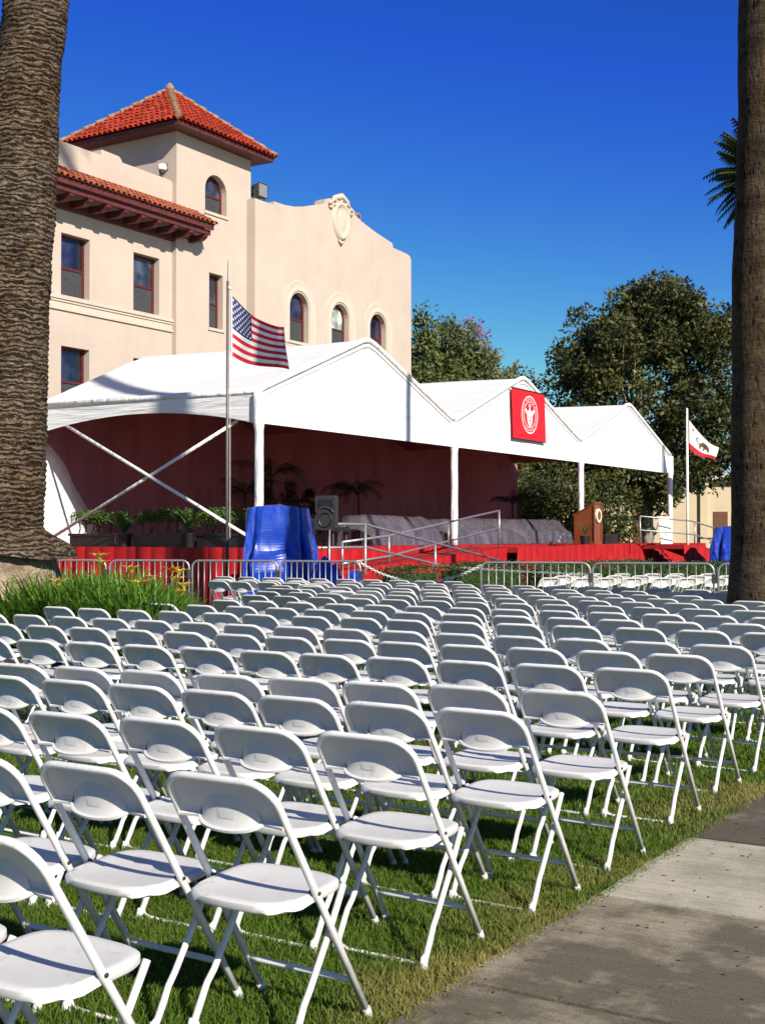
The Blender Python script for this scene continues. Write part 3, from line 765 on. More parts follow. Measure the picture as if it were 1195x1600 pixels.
def tile_run(m, p0, p1, up, r, rows, wd, jit):
    """barrel tiles laid from eave point p0 up to p1"""
    d = p1 - p0; L = d.length
    if L < .05: return
    d.normalize(); n_ = max(1, round(L / .36)); st = L / n_; acr = d.cross(up).normalized()
    for i in range(n_):
        a = p0 + d * (st * i - .03) + up * (.018 + jit.uniform(0, .012)); b = p0 + d * (st * (i + 1)) + up * .0
        P = []
        for q, rad in ((a, r), (b, r * .82)):
            P.append([q + acr * math.cos(math.pi * k / 6) * rad * wd + up * math.sin(math.pi * k / 6) * rad for k in range(7)])
        m.grid(P)
        m.grid([[c_ for c_ in P[0]], [a + (c_ - a) * .82 for c_ in P[0]]], flip=True)
def roof_face(m, A, B, T0, T1, pitch=.245, seed=0):
    """eave A-B, top T0 (over A) - T1 (over B)"""
    jit = random.Random(seed); e = (B - A); L = e.length; e.normalize()
    nrm = e.cross(T0 - A).normalized()
    if nrm.z < 0: nrm = -nrm
    n_ = int(L / pitch); st = L / n_
    m.add([A, B, T1, T0], [(0, 1, 2, 3)], 1)
    sl2 = nrm.cross(e).normalized()
    if sl2.z < 0: sl2 = -sl2
    hgt = (T0 - A).dot(sl2)
    a0 = (T0 - A).dot(e); a1 = (T1 - A).dot(e)
    for i in range(n_):
        s = (i + .5) * st
        if s < a0: h = hgt * s / max(a0, 1e-6)
        elif s > a1: h = hgt * (L - s) / max(L - a1, 1e-6)
        else: h = hgt
        if h < .15: continue
        p = A + e * s + nrm * .01
        tile_run(m, p - sl2 * .05, p + sl2 * h, nrm, st * .40, 0, 1.0, jit)
ex0, ex1, ey0, ey1, ez = -35.08, -29.32, 33.68, 39.30, 16.02
ap = Vector((-32.2, 36.48, 18.30))
c = [Vector((ex1, ey0, ez)), Vector((ex1, ey1, ez)), Vector((ex0, ey1, ez)), Vector((ex0, ey0, ez))]
m = MB()
for i, (a, b) in enumerate(((0, 1), (1, 2), (2, 3), (3, 0))): roof_face(m, c[a], c[b], ap, ap, seed=i)
tr = m.build('tower_roof', ['tile', 'tile'], bld)
m = MB()
for q in c:
    d = (ap - q); n_ = 9
    for i in range(n_):
        a = q + d * (i / n_) + Vector((0, 0, .07)); b = q + d * ((i + 1.06) / n_) + Vector((0, 0, .05)); m.tube([a, b], [.13, .095], 8)
m.lathe((ap.x, ap.y, ap.z), [(.16, -.05), (.2, .08), (.14, .18), (.06, .3)], 10)
m.build('ridge_cap', 'mortar', tr)
m = MB(); m.box((ex0 + .06, ey0 + .06, 15.84), (ex1 - .06, ey1 - .06, 16.0))
m.build('eave_board', 'wood_red', tr)
# pent roof over the left wing
m = MB()
pe0, pe1 = 12.0, 35.42
roof_face(m, Vector((-29.06, pe0, 12.60)), Vector((-29.06, pe1, 12.60)), Vector((WX, pe0, 13.24)), Vector((WX, pe1 - .0, 13.24)), .245, 9)
m.add([(-29.06, pe1, 12.60), (TX, pe1, 13.1), (TX, pe1, 12.5)], [(0, 2, 1)], 1)
pr = m.build('pent_roof', ['tile2', 'tile2'], bld)
m = MB()
m.box((-29.2, pe0, 12.40), (-29.10, pe1 - .08, 12.585))
m.add([(-29.15, pe0, 12.56), (-29.15, pe1 - .08, 12.56), (WX, pe1 - .08, 12.9), (WX, pe0, 12.9)], [(3, 2, 1, 0)])
m.box((-29.42, pe0, 12.22), (-29.22, pe1 - .12, 12.40))
m.box((WX, pe0, 11.93), (WX + .16, 34.35, 12.2)); m.box((TX, 34.40, 12.1), (TX + .12, pe1 - .1, 12.3))
m.build('soffit_beam', 'wood_red', pr)
y = 35.09
while y > pe0 + .3:
    q = MB(); x1 = (TX if y > 34.36 else WX)
    P = [(x1, 12.26), (x1, 12.0), (-29.55, 12.0), (-29.38, 12.05), (-29.30, 12.14), (-29.30, 12.22), (x1, 12.23)]
    P = [(x1, 12.0), (-29.5, 12.0), (-29.36, 12.05), (-29.25, 12.14), (-29.25, 12.218), (x1, 12.218)]
    k = len(P); q.add([(a, y - .09, b) for a, b in P] + [(a, y + .09, b) for a, b in P],
                      [tuple(range(k - 1, -1, -1)), tuple(range(k, 2 * k))] + [(i, (i + 1) % k, (i + 1) % k + k, i + k) for i in range(k)])
    q.build('eave_bracket', 'wood_red', pr); y -= .81
children_local(bld, O)
# camera and floodlight on the building
t = thing('security_camera', 'white dome security camera on the shaded side of the tower', 'camera', (-30.42, 34.36, 14.42))
m = MB(); m.lathe((0, -.28, .02), [(.02, .22), (.13, .2), (.16, .1), (.16, .02), (.14, 0)], 14); m.build('housing', 'white', t, True)
m = MB(); m.lathe((0, -.28, -.12), [(.02, -.02), (.09, .0), (.12, .08), (.12, .14)], 14); m.build('dome', 'darkgrey', t, True)
m = MB(); m.tube([(0, 0, .1), (0, -.16, .14)], .035); m.tube([(0, -.005, .35), (0, -.005, .06)], .01); m.build('arm', 'darkgrey', t)
t = thing('floodlight', 'dark metal floodlight on the parapet beside the tower', 'floodlight', (-29.85, 38.95, 14.30))
m = MB(); a = [(-.25, -.2, .22), (-.25, .2, .22), (-.25, .2, .62), (-.25, -.2, .62)]; b = [(.2, -.28, .16), (.2, .28, .16), (.2, .28, .7), (.2, -.28, .7)]
m.add(a + b, [(0, 3, 2, 1), (0, 1, 5, 4), (1, 2, 6, 5), (2, 3, 7, 6), (3, 0, 4, 7)]); m.build('housing', 'darkgrey', t)
m = MB(); m.box((.17, -.25, .19), (.19, .25, .67)); m.build('lens', 'lens', t)
m = MB(); m.tube([(0, 0, 0), (0, 0, .12)], .05); m.tube([(0, -.3, .42), (0, -.3, .1), (0, .3, .1), (0, .3, .42)], .025); m.build('bracket', 'darkgrey', t)

# ------------------------------------------------------------------ tents
FX, BX = -17.6, -24.9
def tent(Y0, Y1, label, side_open, zr, seed):
    t = thing('event_tent', label, 'tent', group='white frame tents over the stage')
    Ym = (Y0 + Y1) / 2 - .03; ze = 4.80; zf = zr + .02
    # front & back rafter profile (Y,z)
    def prof_(k):   # k in 0..1 across, roof line with a rounded shoulder
        y = lerp(Y0, Y1, k); s = 1 - abs(y - Ym) / ((Y1 - Y0) / 2)
        z = ze + (zr - ze) * s
        if s > .96: z -= (s - .96) * 1.2
        return y, z
    m = MB(); n = 32; P = []
    ns = 12
    for j in range(ns + 1):
        x = lerp(FX + .02, BX, j / ns); f = j / ns; sag = 4 * f * (1 - f)
        row = []
        for i in range(n + 1):
            k = i / n; y, z = prof_(k); s = 1 - abs(2 * k - 1)
            sg = .16 * sag * math.sin(math.pi * min(1, s)) if 0 < s < 1 else 0
            z += .14 * f * min(1, s * 1.2)
            wr = .018 * noise.noise((x * .5 + seed, y * 2.2, 1.0)) * (s > .02)
            row.append((x, y, z - sg + wr))
        P.append(row)
    m.grid(P, flip=False); rf = m.build('roof', 'tent', t, True)
    # ceiling liner
    m = MB(); Q = [[(p[0] - (.10 if j == 0 else 0) + (.1 if j == ns else 0), min(max(p[1], Y0 + .06), Y1 - .06), p[2] - .10) for p in row] for j, row in enumerate(P)]
    m.grid(Q, flip=True); m.build('ceiling_liner', 'maroon', t, True)
    # gable front
    zb = 4.05
    m = MB(); G = []
    for j in range(9):
        row = []
        for i in range(n + 1):
            y, z = prof_(i / n); q = j / 8
            row.append((FX + .03 + .02 * noise.noise((y * .8, q * 3, seed)) * (0 < j < 8), y, lerp(z - .02, zb, q)))
        G.append(row)
    m.grid(G, flip=True)
    m.build('gable_front', 'tentfront', t, True)
    # piped edge along the front rafter
    m = MB(); m.tube([(FX + .03, *prof_(i / n)) for i in range(n + 1)], .075, 8); m.build('rafter_sleeve', 'sleeve', t, True)
    m = MB()
    m.tube([(FX + .055, prof_(i / n)[0], prof_(i / n)[1] - .17) for i in range(1, n)], .012, 5); m.build('seam', 'cap', t, True)
    # rafters inside
    for yy in (Y0 + .02, Y1 - .02):
        if yy > Y0 + 1 or side_open != 1: continue
        # side valance, arched lower edge
        m = MB(); V_ = []
        for j in range(5):
            row = []
            for i in range(21):
                f = i / 20; x = lerp(FX, BX, f); zb2 = 4.02 + .42 * math.sin(math.pi * f) ** .8
                z1 = 4.80
                row.append((x, yy - .035, lerp(z1 + .01, zb2, j / 4)))
            V_.append(row)
        m.grid(V_, flip=(yy < Y0 + 1)); m.build('side_valance', 'tent', t, True)
    legs_ = [(FX + .02, Y0), (BX, Y0)] + ([(FX + .02, Y1), (BX, Y1)] if side_open == 2 else [])
    rj = random.Random(seed)
    for (x, y) in legs_:
        m = MB(); k = 16
        zz = [lerp(1.24, 4.74, i / k) for i in range(k + 1)]
        m.tube([(x + rj.uniform(-.005, .005), y + rj.uniform(-.004, .004), z) for z in zz], [.105 + .015 * noise.noise((x, y, z * 1.2)) + (.03 if z > 3.95 else 0) for z in zz], 12)
        m.build('leg', 'sleeve', t, True)
    m = MB(); m.tube([(FX + .02, Y0, 4.80), (BX, Y0, 4.80)], .07, 8); m.build('valley_gutter', 'sleeve', t, True)
    m = MB()
    m.tube([(FX - .1, Y0 + .1, 4.1), (FX - .1, Y1 - .1, 4.1)], .05); m.build('eave_beam', 'darkgrey', t, True)
    m = MB(); m.tube([(BX + .1, Y0 + .1, 4.4), (BX + .1, Y1 - .1, 4.4)], .05); m.build('back_beam', 'darkgrey', t, True)
    return t
t1 = tent(22.95, 32.05, 'largest looking white tent nearest the camera, cross braced on its open side', 1, 6.56, 1)
t2 = tent(32.05, 41.12, 'middle white tent carrying the square red banner on its gable', 0, 6.54, 2)
t3 = tent(41.12, 50.2, 'farthest white tent open at the back before the magnolia', 2, 6.50, 3)
for a, b in (((-17.75, 22.98, 1.42), (-23.75, 22.98, 4.32)), ((-24.15, 23.06, 1.5), (-18.3, 23.06, 4.14))):
    m = MB(); m.tube([a, lerp(Vector(a), Vector(b), .5), b], .042, 8); m.build('cross_brace', 'sleeve', t1, True)
# drapes behind the stage
def drape(name, label, pts, y0, y1, z0, z1, matn, cat='drape', x=None, notch=False):
    m = MB(); n = int((y1 - y0) * 7); P = []
    for j in range(13):
        row = []
        for i in range(n + 1):
            y = lerp(y0, y1, i / n); z = lerp(min(z1, 4.62 + max(0, min(y - 23, 50.4 - y)) * .4), z0, j / 12)
            if notch and z < 4.1: y = max(y, y0 + 2.25 * ((4.1 - z) / 2.86) ** .75)
            row.append((x + .05 * math.sin(y * 5.1 + 1.3 * noise.noise((y, 0, 0))) + .05 * noise.noise((y * .7, z * .6, 3)), y, z))
        P.append(row)
    m.grid(P, flip=True)
    return tag(m.build(name, matn, None, True), label, cat)
drape('backdrop_drape', 'dark maroon drape hanging across the back of the stage', None, 23.0, 50.5, 1.26, 5.3, 'maroon', x=-24.6, notch=True)
m = MB()
P = [[(-24.85 + .02 * noise.noise((y, z, 0)), y, z) for y in [22.9 + i * .25 for i in range(14)]] for z in (4.6, 4, 3, 2, 1.26)]
m.grid(P, flip=True); tag(m.build('side_curtain', 'tent', None, True), 'white tent wall panel showing past the maroon drape by the palm trunk', 'tent panel')

# ------------------------------------------------------------------ stage, skirts, ramps
def skirt(mb, pts, z0, z1, amp=.075, per=.42, seed=0, zt=None):
    """pleated cloth along a polyline"""
    for a, b in zip(pts[:-1], pts[1:]):
        a = Vector(a); b = Vector(b); d = (b - a).xy; L = d.length; d = Vector((d.x, d.y)).normalized(); nr = Vector((d.y, -d.x)); n = max(4, int(L / .045))
        P = []
        for j in range(5):
            row = []
            for i in range(n + 1):
                s = i / n * L; q = j / 4
                ph = s / per * 2 * math.pi + 2.2 * noise.noise((s * .9 + seed, 0, 0))
                fold = (abs(math.sin(ph * .5)) ** .6 - .3) * amp * (.35 + q) * (1.2 + noise.noise((s * .6, 5, seed)))
                zt0 = lerp(a.z, b.z, i / n)
                p = a.xy + d * s + nr * (.01 + fold)
                row.append((p.x, p.y, lerp(zt0, z0, q)))
            P.append(row)
        mb.grid(P, flip=False)
st = thing('stage', 'long red skirted stage platform under the tents', 'stage')
m = MB(); m.box((-25.4, 22.55, 1.12), (-17.05, 37.0, 1.235)); m.box((-25.4, 37.35, 1.10), (-16.5, 51.2, 1.215)); m.box((-25.4, 37.0, 1.0), (-18.6, 37.35, 1.2))
m.build('deck', 'carpet', st)
m = MB(); skirt(m, [(-25.4, 22.52, 1.25), (-17.02, 22.52, 1.25), (-17.02, 37.03, 1.25), (-18.5, 37.03, 1.25)], 0, 1.25, seed=1)
m.build('skirt', 'red', st, True)
m = MB(); skirt(m, [(-18.4, 37.32, 1.235), (-16.47, 37.32, 1.23), (-16.47, 51.2, 1.23), (-22, 51.23, 1.23)], 0, 1.25, seed=5, per=.5, amp=.10)
m.build('skirt', 'red', st, True)
m = MB(); m.box((-25.3, 22.6, 0), (-17.2, 36.95, 1.1)); m.box((-25.3, 37.4, 0), (-16.6, 51.1, 1.09)); m.build('frame', 'black', st)
# ramp: landing, lower flight, upper flight
rp = thing('carpeted_ramp', 'red carpeted switchback ramp with steel handrails before the stage', 'ramp')
m = MB()
m.add([(-15.75, 22.7, .70), (-15.75, 31.6, 1.20), (-16.98, 31.6, 1.20), (-16.98, 22.7, .70)], [(0, 1, 2, 3)])
m.box((-16.98, 31.6, 1.05), (-15.4, 36.1, 1.20))
m.box((-16.98, 21.2, .60), (-14.5, 22.7, .70))
m.add([(-14.5, 22.7, .70), (-14.5, 29.4, .04), (-15.6, 29.4, .04), (-15.6, 22.7, .70)], [(0, 1, 2, 3)])
m.build('carpet', 'carpet', rp)
m = MB()
skirt(m, [(-15.72, 22.7, .70), (-15.72, 31.6, 1.20)], 0, 1, amp=.06, seed=3)
skirt(m, [(-15.37, 31.6, 1.21), (-15.37, 36.13, 1.21), (-16.9, 36.13, 1.21)], 0, 1, amp=.09, seed=4, per=.45)
skirt(m, [(-14.47, 21.2, .70), (-14.47, 22.7, .70), (-14.47, 29.4, .04)], 0, 1, amp=.02, seed=6)
m.build('skirt', 'red', rp, True)
def rail(name, path_, posts, r=.028, mid=.48, parent=None):
    hr = MB(); hr.tube(path_, r, 8); hr.build('handrail', 'steel', parent, True)
    hr = MB(); hr.tube([(p[0], p[1], p[2] - mid) for p in path_], r * .9, 8); hr.build('mid_rail', 'steel', parent, True)
    for (x, y, z0, z1) in posts:
        q = MB(); q.tube([(x, y, z0), (x, y, z1)], r * 1.05, 8); q.build('rail_post', 'steel', parent, True)
rail('a', [(-14.55, 20.9, 1.75), (-14.55, 22.65, 1.75), (-14.55, 28.85, .90)],
     [(-14.55, 21.3, .0, 1.75), (-14.55, 22.65, .0, 1.76), (-14.55, 25.62, .38, 1.34), (-14.55, 28.83, 0, .90)], parent=rp)
rail('b', [(-15.8, 23.65, 1.37), (-15.8, 25.6, 1.51), (-15.8, 31.35, 2.20)],
     [(-15.8, 23.65, .7, 1.37), (-15.8, 25.62, .8, 1.51), (-15.8, 28.5, 1.0, 1.86), (-15.8, 31.35, 1.18, 2.21)], parent=rp)
rp2 = thing('carpeted_ramp', 'red carpeted ramp with steel handrails at the right end of the stage', 'ramp')
m = MB(); m.add([(-16.4, 44.8, 1.20), (-14.6, 44.8, 1.20), (-13.4, 49.4, .15), (-15.4, 49.8, .15)], [(0, 1, 2, 3)])
m.box((-16.4, 43.9, 1.05), (-14.9, 44.8, 1.19)); m.build('carpet', 'carpet', rp2)
m = MB(); skirt(m, [(-14.87, 43.9, 1.20), (-14.6, 44.8, 1.19), (-13.4, 49.4, .15)], 0, 1, seed=9); m.build('skirt', 'red', rp2, True)
rail('c', [(-16.0, 42.6, 2.2), (-15.0, 45.2, 2.05), (-13.3, 49.2, 1.15)], [(-16.0, 42.6, 1.2, 2.2), (-14.95, 45.3, 1.1, 2.03), (-14.1, 47.3, .6, 1.58), (-13.3, 49.2, .1, 1.15)], parent=rp2)
rail('d', [(-14.2, 46.6, .98), (-11.9, 47.6, 1.55), (-10.3, 48.1, 1.95)], [(-14.2, 46.6, .0, .98), (-12.6, 47.3, 0, 1.38), (-10.3, 48.1, 0, 1.95)], parent=rp2)
rail('e', [(-16.9, 51.8, 1.42), (-9.6, 51.9, 1.42)], [(-16.4, 51.8, 0, 1.42), (-14.2, 51.8, 0, 1.42), (-12, 51.85, 0, 1.42)], parent=rp2)

# red banner with the seal
bn = thing('hanging_banner', 'square red banner with a round white university seal on the middle tent', 'banner', (FX + .13, 36.73, 4.54))
m = MB(); P = []
for j in range(9):
    P.append([(.01 * noise.noise((i * .5, j * .5, 2)), lerp(-1.22, 1.20, i / 12) + .10 * (j / 8), 1.55 * (1 - j / 8)) for i in range(13)])
m.grid(P, flip=True); m.build('cloth', 'banner', bn, True)
for a_, b_, c_, r_ in ((-1.24, 1.22, 1.56, .018), (-1.13, 1.31, 0, .014)):
    m = MB(); m.tube([(.005, a_, c_), (.005, b_, c_)], r_); m.build('hem_rod', 'hubcap', bn)
def disc(m, c, ry, rz_, x, n=40, r0=0, mi=0):
    cy, cz = c
    if r0: m.grid([[(x, cy + math.cos(2 * math.pi * k / n) * ry * q, cz + math.sin(2 * math.pi * k / n) * rz_ * q) for k in range(n + 1)] for q in (1, r0)], mi, flip=True)
    else: m.add([(x, cy + math.cos(2 * math.pi * k / n) * ry, cz + math.sin(2 * math.pi * k / n) * rz_) for k in range(n)], [tuple(range(n))], mi)
def seal(parent, c, r, x, fg, bgm, name='seal'):
    m = MB(); cy, cz = c
    disc(m, c, r, r, x, r0=.93); disc(m, c, r * .70, r * .70, x, r0=.94)
    n = 44
    for k in range(n):      # ring lettering, too small in the photograph to read
        if k % 11 == 5: continue
        a = 2 * math.pi * k / n; ca, sa = math.cos(a), math.sin(a); r0, r1 = r * .76, r * .87
        wdt = r * .022
        m.add([(x, cy + ca * r0 - sa * wdt, cz + sa * r0 + ca * wdt), (x, cy + ca * r0 + sa * wdt, cz + sa * r0 - ca * wdt),
               (x, cy + ca * r1 + sa * wdt, cz + sa * r1 - ca * wdt), (x, cy + ca * r1 - sa * wdt, cz + sa * r1 + ca * wdt)], [(0, 1, 2, 3)])
        if k % 3 == 0:
            m.add([(x, cy + ca * r1 - sa * wdt * 3, cz + sa * r1 + ca * wdt * 3), (x, cy + ca * r1 + sa * wdt * 3, cz + sa * r1 - ca * wdt * 3),
                   (x, cy + ca * (r1 - .03 * r) + sa * wdt * 3, cz + sa * (r1 - .03 * r) - ca * wdt * 3), (x, cy + ca * (r1 - .03 * r) - sa * wdt * 3, cz + sa * (r1 - .03 * r) + ca * wdt * 3)], [(0, 1, 2, 3)])
    # eagle wings and head
    wing_ = [(-.60, .22), (-.50, .34), (-.30, .20), (-.12, .22), (-.06, .36), (.06, .36), (.12, .22), (.30, .20), (.50, .34), (.60, .22), (.42, .02), (.2, -.06), (-.2, -.06), (-.42, .02)]
    m.add([(x, cy + a * r, cz + b * r) for a, b in wing_], [tuple(range(len(wing_)))])
    disc(m, (cy, cz + .48 * r), .14 * r, .10 * r, x, 16, r0=.5)
    # shield
    sh = [(-.34, .0), (.34, .0), (.33, -.25), (.24, -.48), (0, -.68), (-.24, -.48), (-.33, -.25)]
    x2 = x + .002
    m.add([(x2, cy + a * r, cz + b * r) for a, b in sh], [tuple(range(len(sh)))])
    o = m.build(name, fg, parent)
    m = MB(); x3 = x + .005
    for (a, b, q) in ((-.14, -.12, .05), (.14, -.12, .05), (0, -.46, .05)): disc(m, (cy + a * r, cz + b * r), q * r, q * r, x3, 10)
    m.add([(x3, cy - .13 * r, cz - .34 * r), (x3, cy + .13 * r, cz - .34 * r), (x3, cy + .03 * r, cz - .24 * r), (x3, cy - .03 * r, cz - .24 * r)], [(0, 1, 2, 3)])
    m.build('shield_charges', bgm, o)
    return o
seal(bn, (.045, .80), .60, .022, 'flag_w', 'banner')

# ------------------------------------------------------------------ flags
def flag(parent, P00, P10, P01, P11, nu, nv, colour, mats, amp, seed, waves=1.6):
    """P00 top hoist, P10 top fly, P01 bottom hoist, P11 bottom fly"""
    P00, P10, P01, P11 = map(Vector, (P00, P10, P01, P11)); nrm = (P10 - P00).cross(P01 - P00).normalized()
    def pt(u, v, off=0):
        p = lerp(lerp(P00, P10, u), lerp(P01, P11, u), v)
        p = p + Vector((0, 0, -.17 * math.sin(math.pi * u) * (1 - v) - .07 * math.sin(math.pi * 1.6 * u) * v))
        d = amp * (u ** .6) * math.sin(waves * 2 * math.pi * u + 1.4 * v + seed) + amp * .35 * u * math.sin(9 * u + 5 * v)
        return p + nrm * (d + off)
    m = MB()
    for j in range(nv):
        for i in range(nu):
            m.add([pt(i / nu, j / nv), pt((i + 1) / nu, j / nv), pt((i + 1) / nu, (j + 1) / nv), pt(i / nu, (j + 1) / nv)], [(0, 3, 2, 1)], colour((i + .5) / nu, (j + .5) / nv))
    o = m.build('cloth', mats, parent, True)
    return pt, o
fp = thing('flag_pole', 'tall slim metal pole flying the American flag', 'flag pole', (-16.43, 20.39, 0))
m = MB(); m.tube([(0, 0, 0), (0, 0, 3), (0, 0, 6.70)], [.034, .031, .026], 10); m.build('pole', 'pole', fp, True)
m = MB(); m.tube([(0, 0, 6.7), (.01, 0, 7.12)], [.010, .007], 6); m.build('tip_rod', 'pole', fp)
m = MB(); m.tube([(.045, .03, 6.6), (.05, .03, 1.1)], .006, 5); m.tube([(0, 0, 6.6), (.07, .02, 6.52)], .02, 6); m.build('halyard', 'cap', fp)
uf = thing('american_flag', 'American flag of stars and stripes flying from the metal pole', 'flag', (-16.36, 20.43, 6.42))
def uscol(u, v):
    if u < .40 and v < 7 / 13: return 2
    return 0 if int(v * 13) % 2 == 0 else 1
h0 = Vector((0, 0, 0))
pt, _ = flag(uf, (0, 0, 0), (.98, .42, -.66), (.0, 0, -1.24), (1.10, .50, -1.62), 40, 26, uscol, ['flag_r', 'flag_w', 'flag_b'], .15, .5, 1.3)
m = MB()
for r_ in range(9):
    for c_ in range(6 if r_ % 2 == 0 else 5):
        u = .40 * ((c_ * 2 + (1 if r_ % 2 == 0 else 2)) / 12); v = (7 / 13) * (r_ + 1) / 10
        for off, fl in ((.006, 1), (-.006, 0)):
            pts = []
            for k in range(10):
                a = math.pi / 2 + k * math.pi / 5; q = (1 if k % 2 == 0 else .45)
                pts.append(pt(u + .021 * q * math.cos(a), v - .027 * q * math.sin(a), off))
            m.add(pts, [tuple(range(10))])
m.build('star_field', 'flag_w', uf)
m = MB(); m.tube([pt(0, k / 6) for k in range(7)], .02, 6); m.build('hoist_band', 'flag_w', uf)
fp2 = thing('flag_pole', 'slender white pole flying the bear flag right of the tents', 'flag pole', (-16.36, 48.72, 0))
m = MB(); m.tube([(0, 0, 0), (0, 0, 3), (0, 0, 6.42)], [.06, .05, .038], 10); m.build('pole', 'white_pole', fp2, True)
m = MB(); m.lathe((0, 0, 6.42), [(.02, 0), (.05, .04), (.02, .09)], 8); m.build('finial', 'white_pole', fp2)
cf = thing('state_flag', 'white bear flag with a red lower stripe on the white pole', 'flag', (-16.29, 48.77, 6.05))
pt, _ = flag(cf, (0, 0, 0), (.98, .60, -1.08), (0, 0, -1.15), (.84, .50, -1.64), 22, 18, lambda u, v: 0 if v > .80 else 1, ['flag_r', 'flag_w'], .09, 2.2, 1.2)
m = MB()
bear = [(-.30, .0), (-.31, -.07), (-.27, -.13), (-.20, -.13), (-.12, -.16), (0, -.155), (.12, -.17), (.22, -.13), (.27, -.04), (.27, .08), (.28, .19), (.22, .19), (.19, .08),
        (.10, .06), (.08, .19), (.02, .19), (.02, .06), (-.08, .06), (-.10, .19), (-.16, .19), (-.17, .06), (-.22, .04)]
for off in (.008, -.008): m.add([pt(.50 + a * .85, .44 + b * 1.15, off) for a, b in bear], [tuple(range(len(bear)))])
m.build('bear_emblem', 'brown', cf)
m = MB()
for off in (.008, -.008): m.add([pt(.13 + .05 * (1 if k % 2 == 0 else .42) * math.cos(math.pi / 2 + k * math.pi / 5), .17 - .07 * (1 if k % 2 == 0 else .42) * math.sin(math.pi / 2 + k * math.pi / 5), off) for k in range(10)], [tuple(range(10))])
m.build('star', 'flag_r', cf)

# ------------------------------------------------------------------ barricades and chain
def lookpos(u, Z, z=0):
    """point of the plan at picture column u and distance Z (survey of the photograph)"""
    a = R(31.95); L = (u - 597.5) / 2000 * Z
    return Vector((L * math.cos(a) - Z * math.sin(a), L * math.sin(a) + Z * math.cos(a), z))
def barricade(p, q, label):
    d = q - p; L = d.length; t = thing('steel_barricade', label, 'barricade', p, math.atan2(d.y, d.x), 'steel crowd barricades before the stage')
    H = 1.08; r = .12; m = MB()
    pts = [(0, 0, .06), (0, 0, H - r)] + [(r - r * math.cos(k * math.pi / 8), 0, H - r + r * math.sin(k * math.pi / 8)) for k in range(1, 5)]
    pts += [(L - x, y, z) for x, y, z in reversed(pts)]
    m.tube(pts, .019, 8); m.build('frame', 'steel', t, True)
    m = MB(); m.tube([(0, 0, .2), (L, 0, .2)], .017, 8); m.build('lower_rail', 'steel', t, True)
    n = 14
    for i in range(1, n):
        x = L * i / n; m = MB(); m.tube([(x, 0, .2), (x, 0, H - .004)], .0085, 6); m.build('bar', 'steel', t, True)
    for x in (.2, L - .2):
        m = MB(); m.tube([(x, -.32, .01), (x, -.28, .05), (x, 0, .2), (x, .28, .05), (x, .32, .01)], .014, 6); m.build('foot', 'steel', t, True)
    m = MB(); m.box((L - .03, -.03, .78), (L + .045, .03, .92)); m.build('hook', 'darkgrey', t)
BL = ['leftmost steel barricade, half hidden by the yellow lilies', 'steel barricade between lilies and flagpole', 'steel barricade behind which the flagpole rises',
      'steel barricade at the foot of the blue tarpaulin', 'steel barricade right of the gap spanned by the chain', 'steel barricade before the lectern end of the stage',
      'rightmost steel barricade, half hidden by the right palm trunk']
for i, (a, za, b, zb) in enumerate(((40, 22.6, 166, 22.4), (172, 22.4, 296, 22.2), (301, 22.2, 434, 21.8), (438, 21.8, 563, 21.3), (751, 20.6, 921, 20.2), (925, 20.2, 1114, 19.6), (1121, 19.6, 1300, 19.1))):
    barricade(lookpos(a, za), lookpos(b, zb), BL[i])
def chain(pts, label):
    m = MB(); fine = []
    for (p, q, sag) in pts:
        for k in range(60):
            t = k / 60; fine.append(lerp(p, q, t) - Vector((0, 0, sag * 4 * t * (1 - t))))
    fine.append(pts[-1][1]); acc = 0; last = fine[0]; i = 0
    for p in fine[1:]:
        acc += (p - last).length
        if acc > .055 or True:
            d = (p - last).normalized()
            n = Vector((0, 0, 1)).cross(d).normalized() if i % 2 else Vector((0, 0, 1))
            if i % 2 == 0: n = (n - d * n.dot(d)).normalized()
            c = (p + last) / 2; h = (p - last).length * .70
            m.tube([c + d * h * math.cos(a) + n * .020 * math.sin(a) for a in [k * math.pi / 4 for k in range(8)]], .0065, 4, closed=True)
            last = p; i += 1
    return tag(m.build('plastic_chain', 'chain', None, True), label, 'chain')
chain([(lookpos(562, 21.3, 1.07), lookpos(752, 20.6, 1.04), .30)], 'white plastic chain drooping across the gap between barricades')
chain([(Vector((-14.51, 25.62, .84)), lookpos(923, 20.22, .90), .03)], 'white plastic chain stretched from the ramp railing to the right barricades')

# ------------------------------------------------------------------ foliage helper
def leaves(centers, radii, per, size, seed, squash=.8, aspect=.55, hang=0):
    r = np.random.default_rng(seed); V = []; n = 0
    C = np.repeat(np.array(centers), per, 0); Rr = np.repeat(np.array(radii), per)
    d = r.normal(size=(len(C), 3)); d /= np.linalg.norm(d, axis=1)[:, None]
    rad = r.uniform(.25, 1, len(C)) ** .5
    P = C + d * (Rr * rad)[:, None] * np.array([1, 1, squash])
    a = r.normal(size=(len(C), 3)) + d * .6; a[:, 2] -= hang; a /= np.linalg.norm(a, axis=1)[:, None]
    b = np.cross(a, r.normal(size=(len(C), 3))); b /= np.linalg.norm(b, axis=1)[:, None]
    s = size * r.uniform(.6, 1.3, len(C))
    A = P; T = P + a * s[:, None]; Mi = P + a * (s * .5)[:, None]
    B1 = Mi + b * (s * aspect * .5)[:, None]; B2 = Mi - b * (s * aspect * .5)[:, None]
    V = np.stack([A, B1, T, B2], 1).reshape(-1, 3); i = np.arange(len(C)) * 4
    return V, np.stack([i, i + 1, i + 2, i + 3], 1)
